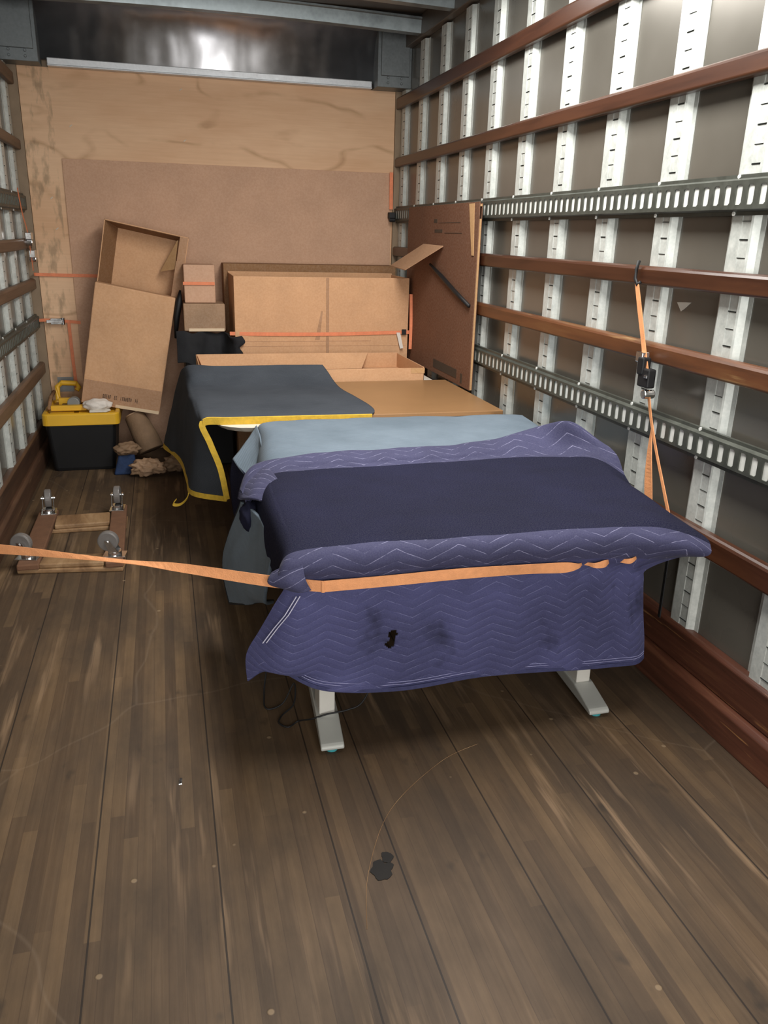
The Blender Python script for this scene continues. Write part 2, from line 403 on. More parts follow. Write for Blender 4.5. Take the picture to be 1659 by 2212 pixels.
# curved polished sheet between plywood and roof
m = MB(); prof = []
py, pz = YF-.02, 2.440
for k in range(25):
    prof.append((py, pz)); t = k/24
    a = math.radians(5+11*min(1, t/.45)+62*max(0, (t-.45)/.55)**1.3)
    py -= .0150*math.sin(a); pz += .0150*math.cos(a)
N = 14
N = 24
for i in range(N):
    m.face([(-.64, *prof[i]), (1.43, *prof[i]), (1.43, *prof[i+1]), (-.64, *prof[i+1])])
o = m.build('trim_3', MAT['nose'], smooth=True, weld=True); struct(o, 'curved polished metal sheet above the plywood')
md = o.modifiers.new('t', 'SOLIDIFY'); md.thickness = .004
m = MB().box(-.60, 1.42, YF-.045, YF+.0, 2.405, 2.452); m.box(-.60, 1.42, YF-.055, YF-.045, 2.405, 2.415)
struct(m.build('trim_4', galv('nose_rail', '#cdd1d5', '#eceff2', .45, .35), bevel=.004), 'bright aluminium rail along the top of the plywood')
# corner castings
for k, (a, b) in enumerate(((XL, -.635), (1.43, XR))):
    m = MB().box(a, b, YF-.16, YF+.0, 2.405, 2.76)
    m.box(a+.02, b-.02, YF-.18, YF-.16, 2.47, 2.74)
    for zz in (2.43, 2.46):
        for q in (.3, .7): m.cyl((a+(b-a)*q, YF-.165, zz), (0, 1, 0), .008, .012, 10)
    struct(m.build('trim_%d' % (5+k), MAT['dmetal'], bevel=.006), 'dark riveted corner casting of the nose')
# roof side rails
for k, (a, b) in enumerate(((XL, XL+.05), (XR-.05, XR))):
    m = MB().box(a, b, YB, YF-.16, 2.64, 2.76)
    struct(m.build('trim_%d' % (7+k), MAT['roof'], bevel=.004), 'brown metal roof side rail')
# roof bows
for k in range(12):
    y = 5.40-.61*k; m = MB(); n = 16; pr_ = []
    for i in range(n+1):
        t = i/n; x = XL+.02+(XR-XL-.04)*t; z = 2.655+.022*math.sin(math.pi*t)
        pr_.append((x, z))
    sec = [(-.05, .085), (-.03, .085), (-.022, .01), (.022, .01), (.03, .085), (.05, .085), (.05, .075), (.04, .07), (.034, 0), (-.034, 0), (-.04, .07), (-.05, .075)]
    b = 0
    for i, (x, z) in enumerate(pr_):
        m.v += [(x, y+s[0], z+s[1]) for s in sec]
    L = len(sec)
    for i in range(n):
        for j in range(L): m.f.append((i*L+j, i*L+(j+1) % L, (i+1)*L+(j+1) % L, (i+1)*L+j)); m.mi.append(0)
    m.f.append(tuple(range(L))); m.f.append(tuple(n*L+j for j in range(L))[::-1]); m.mi += [0, 0]
    if k < 2: tag(m.build('roof_bow', MAT['bow']), ['curved galvanised roof bow nearest the plywood nose wall', 'second galvanised roof bow from the nose wall, at the top edge'][k], 'roof bow', 'roof bows')
    else: struct(m.build('trim_%d' % (9+k), MAT['bow']))

m = MB().box(.63, 1.27, .98, 4.02, 2.627, 2.650); struct(m.build('trim_30', MAT['bow'], bevel=.004), 'added housing of the overhead fill light under the roof bows')  # invented housing above the added fill light, out of view
# wall posts
ORD = ['first', 'second', 'third', 'fourth', 'fifth', 'sixth', 'seventh', 'eighth', 'ninth', 'tenth', 'eleventh', 'twelfth', 'thirteenth', 'fourteenth', 'fifteenth']
def post_mesh(sgn):
    """hat section, origin on the face centre, depth towards +x*sgn"""
    m = MB(); d = (XR-FR)-.0005; zt = 2.63; zb = .255
    hw = .047; r = .004
    def P(x, y, z): return (sgn*x, y, z)
    zs = [zb]; sl = []
    z = zb+.03
    k = 0
    while z < zt-.04:
        hh = .0020 if k % 2 == 0 else .0010
        zs += [z-hh, z+hh]; z += .0508; k += 1
    zs.append(zt)
    s0, s1 = -.040, -.002      # slot row sits off centre, towards the door
    for i in range(len(zs)-1):
        a, b = zs[i], zs[i+1]; slot = (i % 2 == 1)
        for (y0, y1) in ((-hw+r, s0), (s1, hw-r)): m.face([P(0, y0, a), P(0, y1, a), P(0, y1, b), P(0, y0, b)])
        if slot:
            m.face([P(.005, s0, a), P(.005, s1, a), P(.005, s1, b), P(.005, s0, b)], 1)
            for zz in (a, b): m.face([P(0, s0, zz), P(0, s1, zz), P(.005, s1, zz), P(.005, s0, zz)], 1)
            for yy in (s0, s1): m.face([P(0, yy, a), P(.005, yy, a), P(.005, yy, b), P(0, yy, b)], 1)
        else:
            m.face([P(.0015, s0+.003, a), P(.0015, s1-.003, a), P(.0015, s1-.003, b), P(.0015, s0+.003, b)])
            m.face([P(0, s0, a), P(.0015, s0+.003, a), P(.0015, s0+.003, b), P(0, s0, b)]); m.face([P(0, s1, a), P(.0015, s1-.003, a), P(.0015, s1-.003, b), P(0, s1, b)])
    for s in (-1, 1):
        pts = [(0, s*(hw-r)), (r, s*hw), (d-.003, s*(hw+.012)), (d-.002, s*(hw+.030)), (d, s*(hw+.030))]
        for (x0, y0), (x1, y1) in zip(pts, pts[1:]): m.face([P(x0, y0, zb), P(x1, y1, zb), P(x1, y1, zt), P(x0, y0, zt)])
    m.face([P(0, -hw, zt), P(0, hw, zt), P(d, hw+.012, zt), P(d, -hw-.012, zt)])
    m.face([P(0, -hw, zb), P(0, hw, zb), P(d, hw+.012, zb), P(d, -hw-.012, zb)])
    return m
Y0 = 2.1926-.047; SP = .4064
pr0 = post_mesh(1).build('wall_post', [MAT['post'], MAT['slot']], loc=(0, 0, 0)); pl0 = post_mesh(-1).build('wall_post', [MAT['post'], MAT['slot']], loc=(0, 0, 0))
first = True
ys = [Y0+SP*8+.36+.04]+[Y0+SP*k for k in range(8, -1, -1)]+[Y0-SP]
for k, y in enumerate(ys):
    o = pr0 if k == 0 else pr0.copy()
    if k: COL.objects.link(o)
    o.location = (FR, y, 0)
    tag(o, ('slotted silver metal post on the right wall, nearest the nose wall corner' if k == 0 else
            'slotted silver metal post on the right wall, %s counted from the nose wall corner' % ORD[k]), 'post', 'right wall posts')
for k in range(7):
    o = pl0 if k == 0 else pl0.copy()
    if k: COL.objects.link(o)
    o.location = (FL, Y0+SP*8+.36+.04 if k == 0 else Y0+SP*(9-k), 0)
    tag(o, 'slotted silver metal post on the left wall, %s counted from the nose wall corner' % ORD[k], 'post', 'left wall posts')
for sgn, src, fx in ((1, pr0, FR), (-1, pl0, FL)):    # the rest of the rows towards the door, outside the frame
    for k in (range(2, 11) if sgn > 0 else range(-1-1, 11-1)):
        yy = Y0-SP*k
        if yy < YB+.1: continue
        if sgn < 0 and k < 2: yy = Y0-SP*k
        o = src.copy(); o.name = 'trim_post'; COL.objects.link(o); o.location = (fx, yy, 0)
        for q in ('label', 'category', 'group'):
            if q in o: del o[q]
        o['kind'] = 'structure'

# wooden rails
def rail(side, z0, z1, y0, y1, label, th=.026, mat='rail'):
    f = RR if side > 0 else RL; bk = FR if side > 0 else FL; x0, x1 = sorted((f, bk))
    m = MB(); h = z1-z0
    c = .012; s = side
    prof = [(bk, z0), (f+s*.006, z0), (f, z0+.006), (f, z1-c), (f+s*c*.4, z1-c*.4), (f+s*c, z1), (bk, z1)]
    m.prism(prof, 'y', y0, y1)
    o = m.build('wooden_rail', MAT[mat], loc=((x0+x1)/2, (y0+y1)/2, (z0+z1)/2), bevel=.003)
    if mat == 'rail' and side < 0: o.data.materials[0] = MAT['raill']
    return tag(o, label, 'rail', 'wooden tie rails on the %s wall' % ('right' if side > 0 else 'left'))
for sd, nm in ((1, 'right'), (-1, 'left')):
    y1 = 5.86
    rail(sd, 2.295, 2.370, YB, y1, 'topmost reddish wooden tie rail on the %s wall' % nm)
    rail(sd, 1.933, 1.995, YB, y1, 'second highest reddish wooden tie rail on the %s wall' % nm)
    rail(sd, 1.350, 1.413, YB, y1, 'reddish wooden tie rail just under the upper slotted track on the %s wall' % nm)
    rail(sd, 1.100, 1.165, YB, y1, 'wooden tie rail just above the lower slotted track on the %s wall' % nm, .026, 'railo' if sd > 0 else 'rail')
    rail(sd, .550, .628, YB, y1, 'lowest wooden tie rail, just below the lower slotted track on the %s wall' % nm)
# scuff boards (baseboards)
for sd, nm in ((1, 'right'), (-1, 'left')):
    bk = XR if sd > 0 else XL; s = sd
    f1 = (1.618 if sd > 0 else -.820)
    m = MB()
    m.prism([(bk, .125), (f1+s*.016, .125), (f1+s*.006, .20), (f1, .252), (f1+s*.012, .262), (bk, .262)], 'y', YB, YF)
    struct(m.build('baseboard_%s' % nm, MAT['base' if sd > 0 else 'basel'], bevel=.004), 'scuffed reddish upper kick board along the %s wall' % nm)
    m = MB(); m.prism([(bk, 0), (f1-s*.010, 0), (f1-s*.010, .108), (f1+s*.004, .122), (bk, .124)], 'y', YB, YF)
    struct(m.build('baseboard_%s_lower' % nm, MAT['base' if sd > 0 else 'basel'], bevel=.003), 'scuffed reddish lower kick board along the %s wall' % nm)
    # screws
    # kept as part of the boards' look: small heads on the upper board

m = MB(); m.face([(XR-.001, 2.44, 1.303), (XR-.001, 2.40, 1.306), (XR-.001, 2.362, 1.308), (XR-.001, 2.395, 1.285), (XR-.001, 2.412, 1.276)])
o = m.build('torn_sticker', MAT['white']); md = o.modifiers.new('t', 'SOLIDIFY'); md.thickness = .001
tag(o, 'small torn white sticker scrap on the right wall panel beside the hanging orange strap', 'sticker')
# slotted logistic tracks
def track(side, z0, z1, y0, y1, label, slot=True):
    f = (RR+.004 if side > 0 else RL-.004); s = side; d = .026
    zc = (z0+z1)/2; H = (z1-z0)/2; sh = min(.027, H-.022)
    m = MB(); Y = y0
    def P(x, y, z): return (f+s*x, y, z)
    def strip(xa, za, xb, zb_, mi=0): m.face([P(xa, y0, za), P(xa, y1, za), P(xb, y1, zb_), P(xb, y0, zb_)], mi)
    strip(d, z0-.0, d*.55, z0); strip(d*.55, z0, d*.55, z0+.010); strip(d*.55, z0+.010, .0, z0+.016); strip(0, z0+.016, 0, zc-sh)
    strip(0, zc+sh, 0, z1-.016); strip(0, z1-.016, d*.55, z1-.010); strip(d*.55, z1-.010, d*.55, z1); strip(d*.55, z1, d, z1)
    pitch = .0508; n = int((y1-y0)/pitch); hw = .0142
    for k in range(n):
        a = y0+pitch*k; b = a+pitch; c = (a+b)/2
        m.face([P(0, a, zc-sh), P(0, c-hw, zc-sh), P(0, c-hw, zc+sh), P(0, a, zc+sh)]); m.face([P(0, c+hw, zc-sh), P(0, b, zc-sh), P(0, b, zc+sh), P(0, c+hw, zc+sh)])
        ch = .006
        for zz, sg in ((zc-sh, 1), (zc+sh, -1)):   # chamfered slot corners
            for yy, sy in ((c-hw, 1), (c+hw, -1)): m.face([P(0, yy, zz), P(0, yy+sy*ch, zz), P(0, yy, zz+sg*ch)])
        q = .0045
        m.face([P(q, c-hw, zc-sh), P(q, c+hw, zc-sh), P(q, c+hw, zc+sh), P(q, c-hw, zc+sh)], 1)
        m.face([P(0, c-hw, zc-sh), P(q, c-hw, zc-sh), P(q, c-hw, zc+sh), P(0, c-hw, zc+sh)]); m.face([P(0, c+hw, zc-sh), P(q, c+hw, zc-sh), P(q, c+hw, zc+sh), P(0, c+hw, zc+sh)])
        m.face([P(0, c-hw, zc-sh), P(q, c-hw, zc-sh), P(q, c+hw, zc-sh), P(0, c+hw, zc-sh)]); m.face([P(0, c-hw, zc+sh), P(q, c-hw, zc+sh), P(q, c+hw, zc+sh), P(0, c+hw, zc+sh)])
    m.face([P(0, y0+pitch*n, zc-sh), P(0, y1, zc-sh), P(0, y1, zc+sh), P(0, y0+pitch*n, zc+sh)])
    o = m.build('slotted_track', [MAT['track'], MAT['galvb']], loc=(f, (y0+y1)/2, zc))
    tag(o, label, 'track', 'slotted cargo tracks')
    return o
for sd, nm in ((1, 'right'), (-1, 'left')):
    t = track(sd, 1.570, 1.680, YB, 5.86, 'upper grey steel cargo track with a row of slots on the %s wall' % nm)
    t2 = track(sd, .838, .940, YB, 5.86, 'lower grey steel cargo track with a row of slots on the %s wall' % nm)
    for tt, (za, zb_) in ((t, (1.575, 1.675)), (t2, (.843, .935))):
        f = (RR+.018 if sd > 0 else RL-.018)
        rv = MB()
        for k in range(14):
            for zz in (za, zb_): rv.cyl((f-sd*.0, Y0+SP*(8-k)+.02, zz), (1, 0, 0), .006, .006, 8)
        o = rv.build('rivets', MAT['galvb']); adopt(o, tt); o['kind'] = 'stuff'

# ------------------------------------------------------------------ big cardboard sheet on the nose wall
o = MB().box(-.57, 1.582, YF-.012, YF-.002, .02, 1.895).build('cardboard_sheet', MAT['sheet'], bevel=.001)
tag(o, 'large flat dark brown cardboard sheet standing against the plywood nose wall', 'cardboard sheet')
m = MB()
for (x, z) in ((.20, 2.29), (-.44, 2.02), (-.18, 2.02), (.20, 1.98), (-.66, 1.42), (-.64, 1.27), (-.64, .96)):
    pass
k = 0
for (x, z, lb) in ((.18, 2.33, 'highest pale staple in the plywood, above the middle'), (-.50, 2.085, 'pale staple high in the plywood near the left wall'), (.19, 2.035, 'pale staple in the plywood just above the cardboard sheet'),
                   (-.655, 1.66, 'pale staple in the plywood left of the top left carton corner, upper of a column'), (-.64, 1.475, 'pale staple in the plywood strip left of the cardboard sheet, middle of the column')):
    q = MB(); q.tube([(x-.008, YF-.004, z-.006), (x+.008, YF-.004, z+.006)], .0028, 6)
    tag(q.build('staple', MAT['white'], loc=(x, YF-.003, z)), lb, 'staple', 'staples in the plywood')
tag(MB().box(-.735, -.635, YF-.004, YF-.0005, .42, .52).build('tape_patch', MAT['tape']), 'grey square tape patch low on the plywood behind the tote', 'tape')

# ------------------------------------------------------------------ straps on the nose wall
def strap_obj(label, segs, mat='redo', wid=.025, name='ratchet_strap', group=None):
    root = empty(name, label, 'strap', segs[0][0][0], group)
    for s in segs:
        m = ribbon(MB(), s, wid); o = m.build('webbing', MAT[mat], smooth=False); adopt(o, root)
    return root
yy = YF-.018
r_ = strap_obj('thin orange strap across the nose wall above the leaning carton', [[((-.80, 5.80, 1.195), (0, 0, 1)), ((-.76, yy, 1.19), (0, 0, 1)), ((-.40, yy, 1.185), (0, 0, 1)), ((.0, yy, 1.175), (0, 0, 1)), ((.325, yy, 1.165), (0, 0, 1))]], 'redo', .020)
r_ = strap_obj('orange strap with a metal buckle hanging down the plywood strip at left', [
    [((-.80, 5.80, .905), (0, 0, 1)), ((-.74, yy, .90), (0, 0, 1)), ((-.55, yy-.004, .885), (0, 0, 1))],
    [((-.625, yy-.002, .89), (1, 0, 0)), ((-.622, yy-.002, .65), (1, 0, 0)), ((-.615, yy-.002, .44), (1, 0, 0))]], 'redo', .020)
q = MB(); q.box(-.735, -.665, yy-.03, yy-.002, .875, .915); q.cyl((-.66, yy-.018, .895), (0, 0, 1), .014, .045, 12); q.box(-.76, -.66, yy-.034, yy-.03, .885, .905)
adopt(q.build('buckle', MAT['chrome'], bevel=.003), r_)
# left rear corner strap with ratchet
r_ = strap_obj('red strap with two metal clips hanging in the left front corner', [
    [((-.805, 5.55, 1.70), (0, 1, .3)), ((-.80, 5.60, 1.56), (0, 1, .2)), ((-.79, 5.66, 1.44), (0, 1, 0)), ((-.79, 5.72, 1.22), (0, 1, 0))]], 'redo', .03)
q = MB(); q.box(-.80, -.765, 5.60, 5.68, 1.41, 1.45); q.cyl((-.785, 5.64, 1.39), (1, 0, 0), .02, .04, 12); adopt(q.build('clip', MAT['chrome'], bevel=.003), r_)
q = MB(); q.box(-.80, -.765, 5.68, 5.76, 1.30, 1.345); q.cyl((-.785, 5.72, 1.29), (1, 0, 0), .016, .04, 12); adopt(q.build('clip', MAT['chrome'], bevel=.003), r_)
# right rear corner strap
r_ = strap_obj('short orange strap with a clip in the right front corner', [[((1.572, 5.84, 1.90), (1, 0, 0)), ((1.574, 5.84, 1.78), (1, 0, 0)), ((1.576, 5.84, 1.66), (1, 0, 0))]], 'redo', .025)
q = MB(); q.box(1.555, 1.597, 5.80, 5.85, 1.60, 1.64); q.cyl((1.575, 5.80, 1.59), (1, 0, 0), .014, .04, 12); adopt(q.build('clip', MAT['blackb'], bevel=.003), r_)

# ------------------------------------------------------------------ cartons at the back
def slab(m, P, n, th, mi=0):    # quad P thickened along n
    n = Vector(n).normalized()*th; m.hexa([Vector(p) for p in P]+[Vector(p)+n for p in P], mi)
    return m
# long pale carton
root = empty('cardboard_carton', 'long pale carton standing behind the brown tabletop, belted by an orange strap', 'carton', (.98, 5.45, 0))
x0, x1, y0, y1, zt = .418, 1.545, 5.22, 5.66, 1.228
m = MB(); t = .006
m.box(x0, x1, y0, y0+t, 0, zt); m.box(x0, x0+t, y0+t, y1, 0, zt); m.box(x1-t, x1, y0+t, y1, 0, zt); m.box(x0, x1, y1-t, y1, 0, zt+.01); m.box(x0, x1, y0, y1, .0, t)
adopt(m.build('carton_body', MAT['card'], bevel=.002), root)
m = MB().box(x0+.01, x1-.01, y0+.05, y1-.012, zt-.09, zt-.082); adopt(m.build('sunken_flap', MAT['cards']), root)
m = MB().box(.996, 1.016, y0-.0012, y0+.001, .05, zt-.004); adopt(m.build('tape_seam', MAT['cardd']), root)
m = MB().box(x0+.03, x1-.25, y0-.001, y0+.001, .83, .8325); m.box(x0+.03, x1-.01, y0-.001, y0+.001, .80, .8015)
m.hexa([(.925, y0-.0012, .84), (.955, y0-.0012, .84), (.955, y0-.0006, .84), (.925, y0-.0006, .84), (.965, y0-.0012, 1.02), (.975, y0-.0012, 1.02), (.975, y0-.0006, 1.02), (.965, y0-.0006, 1.02)])
adopt(m.build('crease', MAT['cardd']), root)
ys_ = y0-.006
r_ = strap_obj('orange strap pulled tight across the front of the long pale carton', [[((.385, 5.225, .882), (0, 0, 1)), ((.60, ys_, .878), (0, 0, 1)), ((1.0, ys_, .876), (0, 0, 1)), ((1.50, ys_, .885), (0, 0, 1)), ((1.56, 5.20, .89), (0, 0, 1))]], 'redo', .022)
q = ribbon(MB(), [((1.553, 5.20, 1.13), (1, 0, 0)), ((1.556, 5.19, .95), (1, 0, 0)), ((1.553, 5.18, .78), (1, 0, 0))], .02); adopt(q.build('loose_end', MAT['redo']), r_)
q = MB(); q.box(1.500, 1.53, ys_-.012, ys_-.003, .87, .905); adopt(q.build('buckle', MAT['blackb'], bevel=.002), r_)
q = MB(); slab(q, [(1.462, ys_-.014, .885), (1.487, ys_-.014, .885), (1.510, ys_-.020, .785), (1.488, ys_-.020, .782)], (0, 1, 0), .004)
adopt(q.build('paper_tag', MAT['cloth']), r_)

tag(MB().box(.39, 1.575, 5.67, 5.855, 0, 1.285).build('cardboard_carton', MAT['cards'], bevel=.003), 'darker carton standing directly behind the long pale carton against the nose wall', 'carton')
# worn small box and a thin box behind it, on a black tote
tag(MB().box(.105, .40, 5.34, 5.66, .0, .70).build('storage_tote', MAT['bplas'], bevel=.012), 'plain black tote half hidden behind the slate blanket', 'tote')
rows = []
for j in range(6):
    z = .885-.19*j/5; rw = []
    for i in range(9):
        x = .06+.40*i/8; rw.append((x, 5.335-.09*math.sin(i*.9+.4)*.35-.05*(j/5), z-.02*i/8-(.02 if i == 8 else 0)+.008*math.sin(i*2.3)))
    rows.append(rw)
rows[2][8] = (.44, 5.20, .80); rows[1][8] = (.475, 5.20, .83); rows[0][8] = (.455, 5.205, .868); rows[3][8] = (.462, 5.20, .76); rows[4][8] = (.44, 5.205, .735); rows[0][7] = (.39, 5.21, .862)
for j in range(6): rows[j][7] = (rows[j][7][0], 5.205, rows[j][7][2])
o, _ = surf('black_cloth', rows, MAT['fabric'], 60, 30, .01, .012, 9, seedv=3)
tag(o, 'black ragged edged fabric draped below the small worn box', 'cloth')
root = empty('cardboard_box', 'small worn box with shiny tape, stacked above black fabric left of the long carton', 'box', (.24, 5.42, .885))
m = MB().box(.112, .368, 5.33, 5.60, .885, 1.053); adopt(m.build('box_body', card_mat('worn_card', '#a18368', .2), bevel=.006), root)
m = MB().box(.14, .36, 5.326, 5.332, .884, .902); adopt(m.build('clear_tape', MAT['clear']), root)
tag(MB().box(.125, .315, 5.37, 5.60, 1.055, 1.285).build('cardboard_box', MAT['sheet'], bevel=.005), 'brown box directly on top of the small worn box, crossed by an orange strap', 'box')
q = MB(); q.box(.118, .312, 5.36, 5.368, 1.165, 1.183)
tag(q.build('strap_end', MAT['redo']), 'short orange strap end lying against the upper small box', 'strap')

# leaning open carton
root = empty('cardboard_carton', 'tall open carton leaning to the right on top of the tote', 'carton', (-.3, 5.6, .40))
TL, TR, BR, BL = Vector((-.384, 0, 1.191)), Vector((.064, 0, 1.102)), Vector((-.065, 0, .386)), Vector((-.53, 0, .477))
ex = (TR-TL).normalized(); ez = (TL-BL).normalized(); O = Vector((-.555, 0, .428))
ex = Vector((ex.x, 0, ex.z)); ez = Vector((-ex.z, 0, ex.x))
KK = 1.048          # the carton stands .25 m further in than the front of the tote
def LP(a, y, b): p = O+ex*a*KK+ez*b*KK; return (p.x, y+.25, p.z)
W_ = .465; Hh = .725
def lbox(m, a0, a1, ya, yb, b0, b1, mi=0, sk=.0):
    P = [(a0, ya, b0), (a1, ya, b0), (a1, yb, b0), (a0, yb, b0), (a0+sk, ya, b1), (a1+sk, ya, b1), (a1+sk, yb, b1), (a0+sk, yb, b1)]
    m.hexa([LP(*p) for p in P], mi); return m
# front closed carton face
m = MB(); lbox(m, 0, W_, 5.20, 5.30, 0, Hh, 0, .0)
adopt(m.build('front_panel', MAT['card'], bevel=.007), root)
m = MB(); lbox(m, .002, W_-.002, 5.1985, 5.2, .0, .145)
adopt(m.build('taped_band', MAT['cardd']), root)
m = MB(); lbox(m, .20, W_-.005, 5.197, 5.1985, -.001, .018)
adopt(m.build('clear_tape', MAT['clear']), root)
m = MB(); a = .12; random.seed(3)
for wl in (5, 2, 7, 2):
    for k in range(wl):
        w_ = .007; h0 = .048; h1 = h0+.024
        lbox(m, a, a+.0026, 5.1972, 5.1985, h0, h1)
        if random.random() < .7: lbox(m, a+.0026, a+w_-.0012, 5.1972, 5.1985, h1-.005, h1)
        if random.random() < .7: lbox(m, a+.0026, a+w_-.0012, 5.1972, 5.1985, h0, h0+.005)
        if random.random() < .7: lbox(m, a+w_-.0032, a+w_-.0010, 5.1972, 5.1985, h0+.002, h1-.002)
        if random.random() < .6: lbox(m, a+.0026, a+w_-.0012, 5.1972, 5.1985, h0+.010, h0+.014)
        a += .0098
    a += .018
adopt(m.build('printed_words', MAT['ink']), root)
# open upper box behind
u0, u1, v0, v1 = .005, .495, .55, 1.085
m = MB()
lbox(m, u0, u1, 5.475, 5.481, v0, v1); lbox(m, u0, u0+.006, 5.305, 5.475, v0, v1); lbox(m, u1-.006, u1, 5.305, 5.475, v0, v1)
lbox(m, u0, u1, 5.305, 5.475, v1-.006, v1); lbox(m, u0, u1, 5.305, 5.475, v0, v0+.006)
adopt(m.build('open_box', MAT['card'], bevel=.0015), root)
m = MB(); P = [(u0+.008, 5.306, v0), (u0+.008, 5.306, v1-.008), (u0+.075, 5.470, v1-.008), (u0+.075, 5.470, v0)]
m.hexa([LP(*p) for p in P]+[LP(p[0]-.003, p[1]+.003, p[2]) for p in P]); adopt(m.build('inner_flap', MAT['cards']), root)
m = MB(); P = [(u0+.01, 5.306, v1-.008), (u1-.05, 5.306, v1-.008), (u1-.06, 5.470, v1-.035), (u0+.06, 5.470, v1-.035)]
m.hexa([LP(*p) for p in P]+[LP(p[0], p[1]+.003, p[2]+.003) for p in P]); adopt(m.build('top_flap', MAT['cards']), root)
m = MB(); lbox(m, u1-.052, u1-.005, 5.300, 5.305, v0, v1-.005); lbox(m, u1-.056, u1-.050, 5.296, 5.304, v0+.02, v1-.15)
adopt(m.build('side_flap', MAT['cardd']), root)
m = MB(); P = [(u1-.062, 5.31, v1-.03), (u1-.056, 5.31, v1-.20), (u1-.135, 5.40, v1-.235), (u1-.132, 5.40, v1-.225)]
m.hexa([LP(*p) for p in P]+[LP(p[0]-.003, p[1]+.003, p[2]) for p in P]); adopt(m.build('torn_flap', MAT['flute']), root)
m = MB(); m.tube([LP(.484, 5.21, Hh+.05), LP(.486, 5.20, Hh-.02), LP(.488, 5.21, Hh-.12), LP(.500, 5.23, Hh-.24)], [.006, .022, .018, .010], 8)
tag(m.build('black_strap', MAT['blackb'], smooth=True), 'black plastic strap between the leaning carton and the small worn box', 'strap')

# yellow lidded tote
root = empty('storage_tote', 'black storage tote with a yellow lid standing in the left corner', 'tote', (-.55, 5.55, 0))
def rrect(x0, x1, y0, y1, r, n=5):
    out = []
    for cx, cy, a0 in ((x1-r, y1-r, 0), (x0+r, y1-r, 90), (x0+r, y0+r, 180), (x1-r, y0+r, 270)):
        for k in range(n+1): a = math.radians(a0+90*k/n); out.append((cx+r*math.cos(a), cy+r*math.sin(a)))
    return out
def loft(m, loops, mi=0, cap=(True, True)):
    b = len(m.v); n = len(loops[0][0])
    for lp, z in loops: m.v += [(x, y, z) for x, y in lp]
    for j in range(len(loops)-1):
        for i in range(n): m.f.append((b+j*n+i, b+j*n+(i+1) % n, b+(j+1)*n+(i+1) % n, b+(j+1)*n+i)); m.mi.append(mi)
    if cap[0]: m.f.append(tuple(b+i for i in range(n))[::-1]); m.mi.append(mi)
    if cap[1]: m.f.append(tuple(b+(len(loops)-1)*n+i for i in range(n))); m.mi.append(mi)
m = MB(); loft(m, [(rrect(-.745, -.375, 5.36, 5.76, .03), 0.0), (rrect(-.750, -.370, 5.355, 5.765, .03), .02), (rrect(-.772, -.345, 5.33, 5.79, .03), .30)])
adopt(m.build('tote_body', MAT['bplas'], smooth=False, bevel=.003), root)
m = MB(); L0 = rrect(-.785, -.322, 5.315, 5.80, .035)
loft(m, [(L0, .305), (L0, .372), (rrect(-.778, -.329, 5.322, 5.793, .032), .380), (rrect(-.760, -.347, 5.34, 5.775, .028), .380), (rrect(-.755, -.352, 5.345, 5.77, .026), .366)])
for (a, b, c, d) in ((-.74, -.60, 5.37, 5.54), (-.57, -.38, 5.37, 5.54), (-.74, -.60, 5.58, 5.74), (-.57, -.38, 5.58, 5.74)): m.box(a, b, c, d, .36, .374)
adopt(m.build('lid', MAT['yplas'], bevel=.002), root)
# things on the lid
root = empty('bar_clamp', 'yellow plastic framed tool lying on the yellow tote lid', 'tool', (-.66, 5.55, .38))
adopt(MB().box(-.735, -.52, 5.40, 5.44, .382, .415).build('bar', MAT['yplas'], bevel=.004), root)
adopt(MB().box(-.71, -.62, 5.60, 5.64, .382, .425).build('pad', MAT['yplas'], bevel=.004), root)
m = MB()
m.tube([(-.72, 5.68, .40), (-.72, 5.70, .485), (-.69, 5.70, .51), (-.60, 5.70, .505), (-.585, 5.70, .48), (-.60, 5.69, .46)], .018, 8)
adopt(m.build('handle', MAT['yplas'], bevel=.004), root)
m = MB(); m.tube([(-.745, 5.40, .395), (-.742, 5.50, .45), (-.738, 5.66, .46)], .012, 8); m.box(-.68, -.55, 5.50, 5.56, .382, .40)
adopt(m.build('jaw', MAT['cards'], smooth=True), root)
m = MB(); m.cyl((-.600, 5.47, .421), (.1, 1, 0), .038, .05, 20); tag(m.build('tape_roll', MAT['tape'], bevel=.003), 'grey tape roll on the tote lid beside the yellow tool', 'tape roll')
bm_ = bmesh.new(); bmesh.ops.create_icosphere(bm_, subdivisions=4, radius=1)
for v in bm_.verts:
    k = 1+.18*noise.noise(v.co*2.2); v.co = Vector((v.co.x*.088*k, v.co.y*.05*k, v.co.z*.040*k))
me = bpy.data.meshes.new('white_cloth'); bm_.to_mesh(me); bm_.free(); me.materials.append(MAT['cloth'])
for p in me.polygons: p.use_smooth = True
o = bpy.data.objects.new('white_cloth', me); COL.objects.link(o); o.location = (-.452, 5.385, .420)
tag(o, 'crumpled white cloth on the tote lid under the leaning carton', 'cloth')
m = MB(); m.hexa([(-.50, 5.325, .382), (-.40, 5.325, .382), (-.37, 5.38, .382), (-.49, 5.38, .382), (-.50, 5.325, .396), (-.41, 5.325, .392), (-.38, 5.38, .396), (-.49, 5.38, .40)])
tag(m.build('folded_paper', MAT['white'], bevel=.003), 'small folded white paper at the front edge of the tote lid', 'paper')

